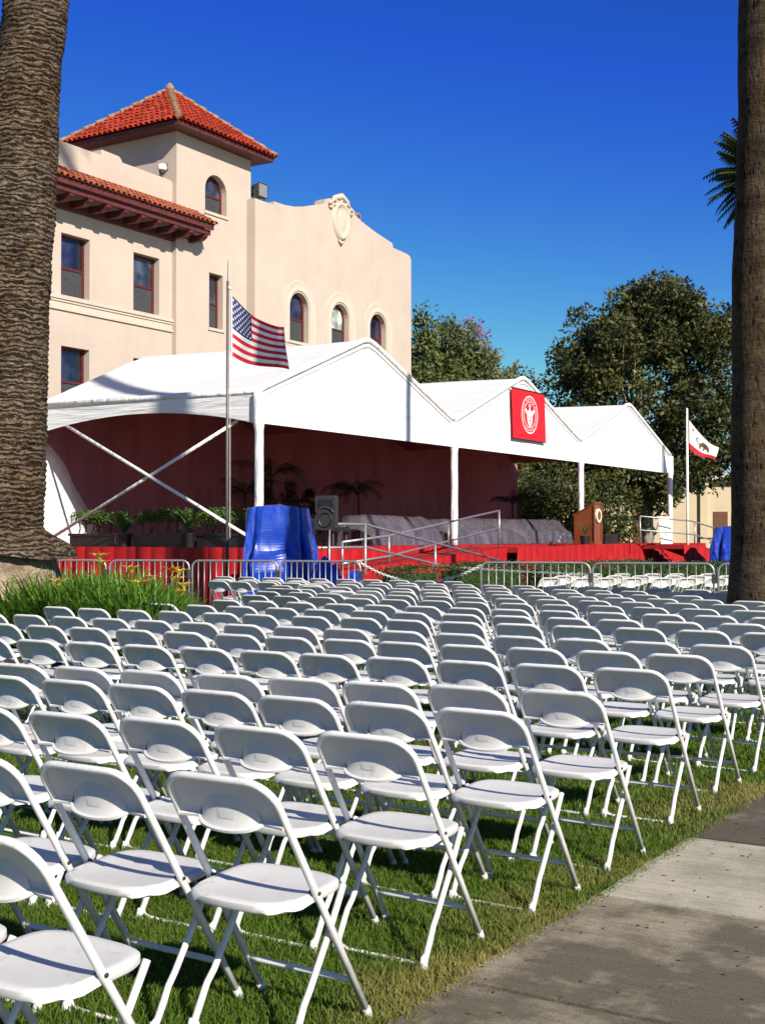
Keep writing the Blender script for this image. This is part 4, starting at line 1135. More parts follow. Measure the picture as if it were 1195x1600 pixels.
def clumps(c, rx, ry, rz, n, r, seed, shell=.6, low=-1):
    g = random.Random(seed); out = []; rad = []
    while len(out) < n:
        v = Vector((g.gauss(0, 1), g.gauss(0, 1), g.gauss(0, 1))).normalized()
        if v.z < low: continue
        q = g.uniform(shell, 1) * (1 + .16 * noise.noise(v * 2.2 + Vector((seed, 0, 0))))
        out.append((c[0] + v.x * rx * q, c[1] + v.y * ry * q, c[2] + v.z * rz * q)); rad.append(r * g.uniform(.6, 1.35))
    return out, rad
def limbs(m, base, top, r0, tips, seed, bend=.6):
    g = random.Random(seed)
    base = Vector(base); top = Vector(top); k = 8
    pts = [lerp(base, top, i / k) + Vector((g.uniform(-1, 1), g.uniform(-1, 1), 0)) * .06 * (0 < i < k) * r0 * 4 for i in range(k + 1)]
    m.tube(pts, [r0 * (1.25 if i == 0 else 1) * (1 - .6 * i / k) for i in range(k + 1)], 9)
    for t in tips:
        t = Vector(t); s = pts[g.randint(2, k - 1)]; mid = lerp(s, t, .5) + Vector((0, 0, -.08 * (t - s).length + g.uniform(-.2, .2)))
        m.tube([s, mid, t], [r0 * .38, r0 * .22, r0 * .06], 6)

# magnolia
mg = thing('magnolia_tree', 'large dark glossy magnolia tree with scattered white blossoms behind the stage', 'tree', (-23.6, 62, 0))
lobes = [((0, 0, 8.7), 5.0, 5.0, 4.6, 250), ((.8, .2, 12.2), 2.7, 2.7, 2.4, 90), ((-2.6, -.8, 6.0), 3.4, 3.3, 2.6, 120), ((3.4, .3, 6.6), 3.0, 3.2, 3.2, 110), ((1.6, -.5, 13.3), 1.7, 1.5, 1.2, 40), ((-1.4, .6, 11.2), 2.0, 2.0, 1.7, 50), ((3.7, .6, 11.9), 1.8, 1.8, 1.6, 44),
         ((3.3, 0, 10.9), 2.4, 2.4, 2.0, 60), ((-2.3, 0, 10.3), 2.4, 2.3, 2.0, 60), ((-4.8, -1.5, 4.6), 1.6, 1.6, 1.2, 26), ((1.0, -2, 4.2), 3.6, 2.6, 1.6, 80), ((-4.6, -3, 4.2), 3.2, 2.4, 2.2, 90), ((-8, -4, 3.6), 2.6, 2.4, 2.2, 60)]
cs = []; rs_ = []
for i, (c_, rx, ry, rz_, n) in enumerate(lobes):
    a, b = clumps(c_, rx, ry, rz_, n, .62, 30 + i, .45); cs += a; rs_ += b
V, F = leaves(cs, rs_, 84, .26, 3, .75, .5)
mi = (np.random.default_rng(2).random(len(F)) < .045).astype(int)
npmesh('crown', V, F, ['magnolia', 'magbrown'], mg, mi)
m = MB(); g_ = random.Random(3)
limbs(m, (.9, 0, -.1), (.2, 0, 10), .34, [cs[g_.randrange(len(cs))] for _ in range(26)], 4)
limbs(m, (.9, .3, 1.6), (-3, 1, 7), .2, [cs[g_.randrange(len(cs))] for _ in range(10)], 5)
m.build('trunk', 'bark', mg, True)
for k in range(34):
    c_ = g_.choice(cs); d = Vector((c_[0] * .3 + 1.0, -1.4, .2)).normalized(); p = Vector(c_) + d * .62
    m = MB()
    for j in range(6):
        a = j * math.pi / 3; u_ = Vector((math.cos(a), math.sin(a) * .6, .5)).normalized() * g_.uniform(.12, .19)
        s_ = Vector((-math.sin(a), math.cos(a), 0)) * .06
        m.add([p, p + u_ * .6 + s_, p + u_, p + u_ * .6 - s_], [(0, 1, 2, 3)])
    m.build('blossom', 'flowerw', mg)
# the trees seen between the building and the magnolia
def bushy(name, label, loc, lobes_, per, size, leafm, seed, trunk_r=.2, cl=.5, h=4, grp=None, squash=1.1):
    t = thing(name, label, 'tree', loc, 0, grp); cs = []; rs_ = []
    for i, (c_, rx, ry, rz_, n) in enumerate(lobes_):
        a, b = clumps(c_, rx, ry, rz_, n, cl, seed * 10 + i, .5); cs += a; rs_ += b
    V, F = leaves(cs, rs_, per, size, seed, squash, .42)
    npmesh('crown', V, F, leafm, t)
    m = MB(); g = random.Random(seed); limbs(m, (0, 0, -.1), (0, 0, h), trunk_r, [cs[g.randrange(len(cs))] for _ in range(9)], seed)
    m.build('trunk', 'bark_dk', t, True); return t
TG = 'trees beyond the tents'
def gp_(u, Z): p = lookpos(u, Z); return (p.x, p.y, 0)
bushy('cypress_tree', 'tall feathery green tree right against the building corner', gp_(655, 66), [((0, 0, 6.5), 1.9, 1.7, 5.4, 130), ((.1, 0, 11.6), .6, .6, 1.5, 16), ((-.9, 0, 9.2), .9, .9, 2, 24)], 74, .28, 'conifer', 51, .2, .5, 9, TG)
bushy('cypress_tree', 'dense green tree, broadest of the group beyond the tents', gp_(704, 70), [((0, 0, 7), 2.7, 2.3, 5.4, 210), ((.4, 0, 11.2), 1.3, 1.3, 1.9, 40), ((-1, 0, 11.2), .8, .8, 1.5, 20)], 66, .28, 'conifer', 52, .25, .55, 9, TG)
bushy('cypress_tree', 'lower olive green tree between broad green tree and banner tent', gp_(757, 70), [((0, 0, 6.5), 2.1, 1.9, 4.6, 140), ((.0, 0, 10.4), 1.2, 1.2, 1.7, 34)], 62, .27, 'conifer2', 53, .2, .5, 8, TG)
bushy('cypress_tree', 'small olive tree just above the ridge of the banner tent', gp_(800, 72), [((0, 0, 6.4), 2.0, 1.9, 3.9, 110), ((.1, 0, 9.7), 1.0, 1.0, 1.5, 26)], 62, .26, 'conifer2', 54, .2, .5, 7, TG)
bushy('cypress_tree', 'light green tree tip between the banner tent and the magnolia', gp_(838, 74), [((0, 0, 6.0), 1.4, 1.5, 4.2, 90)], 62, .24, 'conifer2', 55, .2, .45, 6, TG)
bushy('jacaranda_tree', 'purple flowering tree top rising behind the green trees', gp_(733, 90), [((0, 0, 15.4), 1.5, 1.5, 1.7, 30)], 45, .26, 'jac', 56, .2, .38, 12, TG)
bushy('eucalyptus_tree', 'thin dark tree crown standing behind the broad green tree', gp_(688, 92), [((0, 0, 15.6), 1.4, 1.4, 2.1, 34)], 50, .26, 'conifer', 57, .2, .4, 12, TG)
bushy('shrub', 'round dark shrub at the foot of the far cream building', gp_(1150, 60), [((0, 0, .9), .9, .9, .9, 40)], 60, .16, 'boxdark', 58, .1, .3, .6)

bushy('dark_shrub', 'wide dark shrub behind the stage seen left of the third tent post', gp_(862, 57), [((0, 0, 2.2), 2.6, 1.8, 2.4, 120)], 60, .2, 'magnolia', 59, .15, .5, 2, 'dark shrubs behind the stage')
bushy('dark_shrub', 'dark shrub behind the lectern below the magnolia', gp_(935, 58), [((0, 0, 2.0), 1.9, 1.6, 2.2, 90)], 60, .2, 'magnolia', 60, .15, .5, 2, 'dark shrubs behind the stage')
bushy('dark_shrub', 'dark shrub under the magnolia beyond the middle tent', gp_(815, 59), [((0, 0, 2.2), 1.9, 1.6, 2.2, 90)], 60, .2, 'magnolia', 61, .15, .5, 2, 'dark shrubs behind the stage')
# far cream building
fb = thing('far_building', 'cream building with pilasters and brown doors far behind the magnolia', 'building', gp_(1075, 78), R(31.95) * 0 + R(24))
m = MB(); m.box((-14, 0, 0), (12, 8, 5.2)); m.build('wall', 'farwall', fb)
for x in (-12, -9.2, -6.4, -3.9, -1.9, .9, 3.4, 5.9, 8.4, 10.9):
    m = MB(); m.box((x - .22, -.22, 0), (x + .22, 0.003, 4.6)); m.box((x - .3, -.3, 4.6), (x + .3, 0.003, 4.9)); m.build('pilaster', 'farwall', fb)
for x in (-10.6, -5.1, -2.9, 1.9, 7.1):
    m = MB(); m.box((x - .42, -.05, .0), (x + .42, .004, 3.0)); m.build('door', 'fardoor', fb)
m = MB(); m.box((-14.3, -.5, 4.9), (12.3, 8.3, 5.3)); m.build('cornice', 'trim', fb)

# ------------------------------------------------------------------ hedge and planters
def hedge(name, label, p, q, w_, h, seed, leafm='boxdark', size=.05, dens=900, cat='hedge', z0=0, parent=None):
    p = Vector(p); q = Vector(q); d = q - p; L = d.length; d.normalize(); nr = Vector((d.y, -d.x, 0))
    r = np.random.default_rng(seed); n = int(dens * L * (w_ + 2 * h) * .9)
    s = r.uniform(0, L, n); f = r.integers(0, 3, n); t = r.uniform(0, 1, n)
    o = np.where(f == 0, (t - .5) * w_, np.where(f == 1, w_ / 2, -w_ / 2)); z = np.where(f == 0, h, t * h)
    o = o + r.normal(0, .035, n); z = z + r.normal(0, .03, n)
    bump_ = np.array([noise.noise((a * 2.5, b * 3, c_ * 3)) for a, b, c_ in zip(s, o, z)]) * .05
    o += np.sign(o) * bump_; z += bump_ * (f == 0)
    ee = r.random(n) < .12; s = np.where(ee, np.where(s < L / 2, 0, L) + r.normal(0, .03, n), s); o = np.where(ee, r.uniform(-.5, .5, n) * w_, o); z = np.where(ee, r.uniform(0, h, n), z)
    C = np.array(p)[None] + s[:, None] * np.array(d)[None] + o[:, None] * np.array(nr)[None]; C[:, 2] = z0 + np.maximum(z, .02)
    V, F = leaves(C, np.full(n, .02), 1, size, seed, 1, .6)
    ob = npmesh(name, V, F, leafm, parent)
    if parent is None: tag(ob, label, cat)
    m = MB(); hw = w_ / 2 - .05
    p2 = p + d * .12; q2 = q - d * .12; a = p2 + nr * hw; b = p2 - nr * hw; c_ = q2 - nr * hw; e = q2 + nr * hw
    m.add([(v.x, v.y, z0 + zz) for zz in (0.0, h - .10) for v in (a, b, c_, e)], [(4, 5, 6, 7), (0, 1, 5, 4), (1, 2, 6, 5), (2, 3, 7, 6), (3, 0, 4, 7)])
    m.build('branch_mass', leafm, parent or ob)
    return ob
hedge('boxwood_hedge', 'short clipped green hedge by the lower end of the ramp', (-13.3, 21.6, 0), (-13.3, 23.1, 0), .6, .84, 1)
hedge('boxwood_hedge', 'clipped green hedge piece behind the drooping chain', (-13.3, 24.0, 0), (-13.3, 27.2, 0), .6, .86, 2)
hedge('boxwood_hedge', 'long clipped green hedge beyond the barricade right of the chain', (-13.6, 28.9, 0), (-13.5, 36.0, 0), .7, .76, 3, dens=700, size=.06)
hedge('boxwood_hedge', 'farther clipped green hedge before the lectern platform', (-13.5, 36.3, 0), (-13.3, 45.5, 0), .7, .60, 6, dens=600, size=.07)
def planter(cx, w_, label, seed):
    t = thing('planter_box', label, 'planter', (cx, 23.45, 1.24), 0, 'black planter boxes with clipped hedge')
    m = MB(); m.box((-w_ / 2 + .03, -.2, 0), (w_ / 2 - .03, .2, .27)); m.box((-w_ / 2, -.23, .27), (w_ / 2, .23, .33)); m.build('box', 'black', t)
    m = MB(); m.tube([(w_ / 2 - .12, -.235, .26), (w_ / 2 - .10, -.27, .12), (w_ / 2 - .04, -.27, .06), (w_ / 2 - .01, -.25, .14)], .012, 6); m.build('strap', 'cap', t, True)
    h = leaves([(x_, y_, z_) for x_, y_, z_ in [(random.Random(seed + i).uniform(-w_ / 2, w_ / 2), random.Random(seed * 3 + i).uniform(-.2, .2), random.Random(seed * 7 + i).uniform(.62, .86)) for i in range(int(w_ * 60))]],
               [.10] * int(w_ * 60), 22, .06, seed, .8, .6)
    npmesh('foliage', h[0], h[1], 'boxleaf', t)
    m = MB(); g = random.Random(seed)
    for i in range(int(w_ * 9)):
        x = g.uniform(-w_ / 2 + .1, w_ / 2 - .1); m.tube([(x, 0, .305), (x + g.uniform(-.06, .06), g.uniform(-.1, .1), .48), (x + g.uniform(-.14, .14), g.uniform(-.1, .1), .7)], .011, 5)
    m.tube([(-w_ / 2 + .05, 0, .31), (w_ / 2 - .05, 0, .31)], .012, 5)
    m.build('stems', 'bark_dk', t, True)
planter(-22.95, 1.75, 'black planter box with clipped hedge, nearest the palm trunk', 1)
planter(-20.75, 1.75, 'black planter box with clipped hedge between two potted plants', 2)
planter(-18.85, 1.65, 'black planter box with clipped hedge beside the metal flagpole', 3)
def arc_leaf(m, base, az, L, el, wd, droop, n=7, mi=0):
    d = Vector((math.cos(az), math.sin(az), 0)); sdir = Vector((-math.sin(az), math.cos(az), 0)); P = []
    for i in range(n + 1):
        t = i / n; e = el - droop * t
        p = base + d * (L * t * math.cos(lerp(el, e, .5))) + Vector((0, 0, L * t * math.sin(lerp(el, e, .5))))
        w2 = wd * math.sin(math.pi * min(.97, .12 + .86 * t)) * .5
        P.append([p - sdir * w2, p - Vector((0, 0, -.15 * w2)), p + sdir * w2])
    m.grid(P, mi)
def potted(x, y, z, label, seed, n=16, L=.75, pot=.2, ph=.3, leafm='potleaf', wd=.1, name='potted_plant', el=(.7, 1.4), droop=1.2, group=None, stemh=.1):
    t = thing(name, label, 'potted plant', (x, y, z), 0, group); g = random.Random(seed)
    m = MB(); m.lathe((0, 0, 0), [(pot * .78, 0), (pot, ph), (pot * 1.06, ph), (pot * 1.06, ph + .03), (pot * .9, ph + .03), (pot * .88, ph - .01)], 18); m.build('pot', 'black', t, True, ang=40)
    m = MB(); m.lathe((0, 0, ph - .02), [(pot * .9, 0), (pot * .85, .04), (.02, .05)], 12); m.build('soil', 'soil', t, True)
    m = MB()
    for i in range(n): arc_leaf(m, Vector((g.uniform(-.03, .03), g.uniform(-.03, .03), ph + stemh * g.uniform(.3, 1))), g.uniform(0, 6.28), L * g.uniform(.6, 1.1), g.uniform(*el), wd * g.uniform(.8, 1.2), droop * g.uniform(.6, 1.2))
    m.build('leaves', leafm, t, True); return t
potted(-21.9, 23.2, 1.24, 'leafy green plant in a round black pot, nearer the palm trunk', 4, 18, .85)
potted(-19.8, 23.1, 1.24, 'leafy green plant in a round black pot with pale bark, nearer the flagpole', 5, 20, .9)

# dim potted palms and shrubs at the back of the stage
def frond(m, base, az, L, el, droop, leafl=.38, n=16, fat=1):
    d = Vector((math.cos(az), math.sin(az), 0)); s = Vector((-math.sin(az), math.cos(az), 0)); p = Vector(base); st_ = L / n; pts = [p.copy()]
    for i in range(n):
        e = el - droop * (i / n) ** 1.2; p = p + (d * math.cos(e) + Vector((0, 0, math.sin(e)))) * st_; pts.append(p.copy())
        if i > 2:
            ll = leafl * math.sin(math.pi * (i / n) ** .8 * .93) + .06
            for sg in (-1, 1):
                tdir = (d * .55 * math.cos(e) + s * sg * .75 + Vector((0, 0, -.55 + .3 * math.sin(e)))).normalized()
                tip = p + tdir * ll; w_ = (pts[-1] - pts[-2]).normalized() * .022 * (L / 1.5) * fat
                m.add([p - w_, p + w_, tip], [(0, 1, 2)])
    m.tube(pts, [.018 * (1 - .8 * i / n) * L / 1.5 for i in range(n + 1)], 5)
def ppalm(x, y, label, H, nf, L, seed, group='potted palms in the dim tent'):
    t = thing('potted_palm', label, 'potted plant', (x, y, 1.24), 0, group); g = random.Random(seed)
    m = MB(); m.lathe((0, 0, 0), [(.2, 0), (.26, .4), (.28, .4), (.28, .44), (.2, .42)], 16); m.build('pot', 'black', t, True)
    m = MB(); m.tube([(0, 0, .38), (.03, .02, H * .5), (0, 0, H)], [.06, .045, .035], 8); m.build('trunk', 'bark_dk', t, True)
    m = MB()
    for i in range(nf): frond(m, (0, 0, H), g.uniform(0, 6.28), L * g.uniform(.8, 1.15), g.uniform(.5, 1.25), g.uniform(1.4, 2.3))
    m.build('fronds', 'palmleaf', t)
ppalm(-22.4, 28.6, 'dim bushy potted palm behind the black loudspeaker', 1.4, 13, 1.1, 1)
ppalm(-22.9, 30.5, 'dim potted palm with one long arching frond, mid stage', 2.0, 7, 1.5, 2)
ppalm(-22.3, 34.3, 'dim spreading potted palm left of the second tent post', 1.55, 12, 1.4, 3)
ppalm(-22.3, 45.4, 'dim potted palm at the right edge of the maroon drape', 1.5, 11, 1.2, 4)
for i, (y, lb) in enumerate(((30.9, 'dim conical potted shrub, leftmost of three before the drape'), (32.1, 'dim conical potted shrub, tallest and middle of three before the drape'), (33.1, 'dim conical potted shrub, rightmost of three before the drape'))):
    t = thing('potted_shrub', lb, 'potted plant', (-23.4, y, 1.24), 0, 'conical potted shrubs on the stage')
    m = MB(); m.lathe((0, 0, 0), [(.16, 0), (.22, .3), (.2, .3)], 14); m.build('pot', 'black', t, True)
    g = random.Random(i + 60); cc = []; rc = []
    hh = 1.7 + .3 * (i == 1)
    for k in range(60):
        z = g.uniform(.35, hh); q = .42 * (1 - (z - .35) / (hh - .3)) + .04; a = g.uniform(0, 6.28); cc.append((q * math.cos(a), q * math.sin(a), z)); rc.append(.12)
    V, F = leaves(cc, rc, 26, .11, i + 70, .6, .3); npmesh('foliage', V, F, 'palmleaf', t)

# rows of stage chairs wrapped in clear plastic
def wrapped(y0, y1, x, label, seed, h=.86, d=1.3):
    t = thing('covered_chair_row', label, 'covered chairs', (x, (y0 + y1) / 2, 1.24), 0, 'stage chair rows under clear plastic'); L = y1 - y0; g = random.Random(seed)
    m = MB(); n = int(L / .11); P = []
    prf = [(d * .5 + .06, .0), (d * .5 + .02, .2), (d * .5 - .01, .44), (d * .40, .50), (d * .16, h - .03), (d * .10, h), (-d * .35, h), (-d * .42, .4), (-d * .45, 0)]
    for a, b in zip(prf[:-1], prf[1:]):
        pass
    for i in range(n + 1):
        yy = lerp(-L / 2, L / 2, i / n); row = []; e = min(1, (L / 2 - abs(yy)) / .25); e = math.sqrt(max(.0, 1 - (1 - e) ** 2)) if e < 1 else 1
        for j, (a, b) in enumerate(prf):
            for q in (0, .5):
                if j == len(prf) - 1 and q: continue
                a2, b2 = (lerp(a, prf[min(j + 1, len(prf) - 1)][0], q), lerp(b, prf[min(j + 1, len(prf) - 1)][1], q))
                w1 = noise.noise((yy * 6 + seed * 7, a2 * 3, b2 * 2.2)) * .04
                row.append((a2 + w1, yy, max(0, b2 * (.55 + .45 * e) + (w1 if b2 > .1 else 0))))
        P.append(row)
    m.grid(P); m.build('plastic_sheet', 'wrap', t, True)
    k = max(1, int(L / .6))
    m = MB()
    for i in range(k):
        yy = -L / 2 + .35 + i * (L - .5) / k
        m.box((-.25, yy - .2, .42), (.2, yy + .2, .47)); m.box((-.30, yy - .2, .47), (-.25, yy + .2, .80))
        for (a, b) in ((-.25, -.18), (-.25, .18), (.18, -.18), (.18, .18)): m.tube([(a, yy + b, 0), (a, yy + b, .42)], .012, 5)
    m.build('chairs', 'darkgrey', t)
wrapped(29.9, 32.5, -19.6, 'row of stage chairs under clear plastic left of the second tent post', 1)
wrapped(32.7, 34.5, -20.0, 'short plastic covered chair group touching the second tent post', 2)
wrapped(34.9, 37.3, -19.8, 'dark plastic covered chairs with bright glints right of the second post', 3, .8)
wrapped(37.6, 41.0, -20.2, 'rounded plastic covered chair row under the middle tent', 4)
wrapped(41.2, 45.4, -20.4, 'dark plastic covered chair row beside the lectern', 5, .88)

# loudspeaker, sound desk, stage monitor
sp = thing('loudspeaker', 'black loudspeaker raised on a thin pole beside the blue tarpaulin', 'speaker', tuple(lookpos(513, 25.3)), R(12))
m = MB(); a = [(-.19, -.17), (.19, -.17), (.13, .16), (-.13, .16)]
def rr_(x0, x1, z0, z1, y, r=.04):
    P = []
    for cx, cz, s0 in ((x1 - r, z1 - r, 0), (x0 + r, z1 - r, 1), (x0 + r, z0 + r, 2), (x1 - r, z0 + r, 3)):
        for k in range(5): an = (s0 + k / 4) * math.pi / 2; P.append((cx + r * math.cos(an), y, cz + r * math.sin(an)))
    return P
A_ = rr_(-.21, .21, 1.63, 2.30, -.17); B_ = rr_(-.21, .21, 1.63, 2.30, -.0); C_ = rr_(-.13, .13, 1.70, 2.24, .2)
n = len(A_); m.add(A_ + B_ + C_, [tuple(range(n - 1, -1, -1)), tuple(range(2 * n, 3 * n))] + [(i, (i + 1) % n, (i + 1) % n + n, i + n) for i in range(n)] + [(i + n, (i + 1) % n + n, (i + 1) % n + 2 * n, i + 2 * n) for i in range(n)])
m.build('cabinet', 'spkr', sp)
m = MB(); m.grid([[(.15 * q * math.cos(2 * math.pi * k / 24), -.172 - dy, 1.82 + .15 * q * math.sin(2 * math.pi * k / 24)) for k in range(25)] for q, dy in ((1.0, .004), (.95, .014), (.9, .006), (.3, -.03), (.0, .0))]); m.build('woofer', 'black', sp, True)
m = MB(); m.add([(-.17, -.176, 2.04), (.17, -.176, 2.04), (.15, -.176, 2.22), (-.15, -.176, 2.22)], [(0, 1, 2, 3)]); m.build('horn', 'black', sp)
m = MB(); P = [(.17 * math.cos(k * math.pi / 12), -.18, 1.95 + .12 * math.sin(k * math.pi / 12)) for k in range(13)]; m.tube(P, .018, 6); m.build('horn_lip', 'darkgrey', sp, True)
m = MB(); m.tube([(0, 0, .1), (0, 0, 1.66)], .019); m.build('stand_pole', 'black', sp)
for k in range(3):
    a_ = k * 2.094; m = MB(); m.tube([(0, 0, .75), (.45 * math.cos(a_), .45 * math.sin(a_), .02)], .013); m.build('leg', 'black', sp)
sd = thing('sound_desk', 'black sound desk with bright chrome pieces on stage behind the loudspeaker', 'sound desk', (-18.6, 27.2, 1.24), R(20))
m = MB(); m.add([(-.4, -.8, .45), (.4, -.8, .38), (.4, .8, .38), (-.4, .8, .45), (-.45, -.8, .72), (.35, -.8, .5), (.35, .8, .5), (-.45, .8, .72)], [(0, 3, 2, 1), (4, 5, 6, 7), (0, 1, 5, 4), (1, 2, 6, 5), (2, 3, 7, 6), (3, 0, 4, 7)]); m.build('console', 'black', sd)
for (x, y) in ((-.3, -.7), (-.3, .7), (.3, -.7), (.3, .7)): m = MB(); m.tube([(x, y, 0), (x, y, .42)], .03); m.build('leg', 'darkgrey', sd)
for k in range(5): m = MB(); m.tube([(.3, -.6 + k * .3, .53), (.1, -.5 + k * .3, .62), (-.02, -.5 + k * .3, .66)], .025); m.build('chrome_lever', 'glint', sd, True)
sc_ = thing('stage_cabinet', 'low black equipment cabinet on stage behind the ramp railing', 'cabinet', (-18.5, 25.2, 1.24))
m = MB(); m.box((-.4, -.7, .04), (.4, .7, .5)); m.build('body', 'black', sc_)
m = MB(); m.box((.4, -.6, .1), (.41, -.02, .44)); m.build('door', 'darkgrey', sc_); m = MB(); m.box((.4, .02, .1), (.41, .6, .44)); m.build('door', 'darkgrey', sc_)

# lectern
lc = thing('lectern', 'polished brown wooden lectern with a pale round emblem', 'lectern', (-16.95, 40.35, 1.235), R(0))
m = MB()
# front faces +X, slanted reading top falls towards the speaker (-X)
P = [(-.42, -.30, 0), (.30, -.30, 0), (.30, .30, 0), (-.42, .30, 0), (-.42, -.30, .96), (.30, -.30, 1.34), (.30, .30, 1.34), (-.42, .30, .96)]
m.add(P, [(0, 3, 2, 1), (4, 5, 6, 7), (0, 1, 5, 4), (1, 2, 6, 5), (2, 3, 7, 6), (3, 0, 4, 7)]); m.build('body', 'wood', lc)
m = MB(); m.add([(-.47, -.34, .95), (.34, -.34, 1.36), (.34, .34, 1.36), (-.47, .34, .95), (-.47, -.34, .99), (.34, -.34, 1.40), (.34, .34, 1.40), (-.47, .34, .99)],
                [(0, 3, 2, 1), (4, 5, 6, 7), (0, 1, 5, 4), (1, 2, 6, 5), (2, 3, 7, 6), (3, 0, 4, 7)]); m.build('reading_top', 'wood', lc)
m = MB(); m.box((.30, -.34, 0), (.335, .34, .1)); m.box((.30, -.34, .1), (.33, -.27, 1.3)); m.box((.30, .27, .1), (.33, .34, 1.3)); m.box((-.46, -.33, 0), (.28, -.302, .1)); m.build('moulding', 'wood', lc)
m = MB(); disc(m, (0, .96), .215, .235, .36, 36, r0=.66); m.grid([[(xx, .215 * math.cos(2 * math.pi * k / 36), .96 + .235 * math.sin(2 * math.pi * k / 36)) for k in range(37)] for xx in (.302, .36)]); m.build('emblem_ring', 'gold', lc)
m = MB(); disc(m, (0, .96), .14, .155, .345, 30); m.build('emblem_centre', 'wood', lc)
potted(-16.75, 39.5, 1.23, 'small potted grass plant standing before the lectern', 14, 22, .75, .17, .26, wd=.02, el=(.9, 1.5), droop=1.0)
potted(-17.4, 42.2, 1.23, 'dark bushy pot plant right of the lectern', 15, 34, .85, .18, .28, leafm='boxdark', wd=.05, el=(.6, 1.5), droop=1.1)
potted(-17.6, 43.4, 1.23, 'tall dark pot plant, second right of the lectern', 16, 36, 1.0, .2, .3, leafm='boxdark', wd=.05, el=(.7, 1.5), droop=.9)
potted(-16.9, 37.1, .0, 'tall black pot plant in the gap between the two skirted platforms', 17, 10, .5, .3, .95, leafm='palmleaf', wd=.05)
sb = thing('black_case', 'low black case on the platform behind the pot plants', 'case', (-18.8, 45.9, 1.22))
m = MB(); m.box((-.3, -.9, 0), (.3, .9, .36)); m.build('body', 'black', sb)
m = MB(); m.box((.3, -.5, .12), (.33, -.25, .2)); m.build('latch', 'glint', sb)
# seal board on its easel
eb = thing('seal_board', 'white board printed with a faint round seal, propped upright', 'board', (-15.75, 44.45, 1.21), R(-12))
m = MB(); m.add([(0.06, -.36, .02), (.06, .40, .02), (-.06, .40, 1.0), (-.06, -.36, 1.0), (.03, -.36, .02), (.03, .40, .02), (-.09, .40, 1.0), (-.09, -.36, 1.0)],
                [(0, 1, 2, 3), (7, 6, 5, 4), (1, 5, 6, 2), (0, 3, 7, 4), (3, 2, 6, 7), (0, 4, 5, 1)]); m.build('panel', 'white', eb)
o = seal(eb, (.02, .52), .30, .012, 'faint', 'white'); 
o.rotation_euler = (0, R(-7), 0); o.location = (.072, 0, .0)
for yy in (-.25, .3): m = MB(); m.tube([(-.42, yy, 0), (-.08, yy, .9)], .014); m.build('easel_leg', 'wood', eb)

# ------------------------------------------------------------------ blue tarpaulins
def tarp(name, label, c, rz, hw, hd, H, seed, flare=.16):
    t = thing(name, label, 'tarpaulin', c, rz); m = MB(); n = 96; P = []
    for j in range(41):
        q = j / 40; row = []
        for i in range(n + 1):
            a = 2 * math.pi * i / n; ca, sa = math.cos(a), math.sin(a); e = .34
            x = hw * math.copysign(abs(ca) ** e, ca); y = hd * math.copysign(abs(sa) ** e, sa)
            fold = (abs(math.sin(a * 4.5 + 1.1 * math.sin(a * 2 + seed) + q * 1.2)) ** .8 - .45) * (.09 + .30 * min(1, q * 2.2))
            cr = ((.5 - abs(noise.noise((ca * 1.8 + seed, sa * 1.8, q * 1.2)))) * .20 + (.3 - abs(noise.noise((ca * 4.5, sa * 4.5 + seed, q * 1.8)))) * .22 + (.3 - abs(noise.noise((ca * 10, sa * 10 + seed, q * 5)))) * .10) * min(1, q * 2.5)
            k = 1 + flare * q ** 1.5 + (fold + cr) / max(.3, math.hypot(x, y)) * .6
            z = H * (1 - q) + (.03 * noise.noise((x * 3, y * 3, seed)) if j == 0 else 0) + .03 * (1 - abs(ca)) * (j == 0)
            row.append((x * k, y * k, max(.01, z)))
        P.append(row)
    m.grid(P, flip=True)
    top = [[(p[0] * s_, p[1] * s_, p[2] + .05 * (1 - s_) + .015 * noise.noise((p[0] * 3 * s_, p[1] * 3 * s_, 4))) for p in P[0]] for s_ in (1, .8, .5, .2, 0)]
    m.grid(top)
    m.build('sheet', 'tarp', t, False); return t
p = lookpos(435, 25.0)
tp = tarp('blue_tarpaulin', 'bright blue tarpaulin draped over tall equipment beside the flagpole', (p.x, p.y, 0), R(30), .56, .46, 2.04, 3, .03)
p = lookpos(520, 24.0); m = MB(); P = []
n = 46
for j in range(n + 1):
    row = []
    for i in range(n + 1):
        x = (i / n - .5) * 1.7; y = (j / n - .5) * 1.2; q = max(0, 1 - (abs(2 * i / n - 1) ** 3)) * max(0, 1 - (abs(2 * j / n - 1) ** 3))
        z = q * (.74 + .55 * noise.noise((x * 1.9, y * 1.9, 2)) + .25 * abs(noise.noise((x * 5, y * 5, 7))) + .1 * abs(noise.noise((x * 12, y * 12, 3)))) + .01
        row.append((x + .1 * noise.noise((y * 4, z * 4, 1)), y, max(.01, z)))
    P.append(row)
m.grid(P); o = m.build('crumpled_tarpaulin', 'tarp', None, True); o.location = (p.x, p.y, 0); o.rotation_euler = (0, 0, R(32))
tag(o, 'crumpled heap of blue tarpaulin on the ground under the loudspeaker', 'tarpaulin')
p = lookpos(1150, 44)
tarp('blue_tarpaulin', 'blue tarpaulin over equipment at the far right beside the palm trunk', (p.x, p.y, 0), R(20), .72, .42, 1.80, 8, .0)

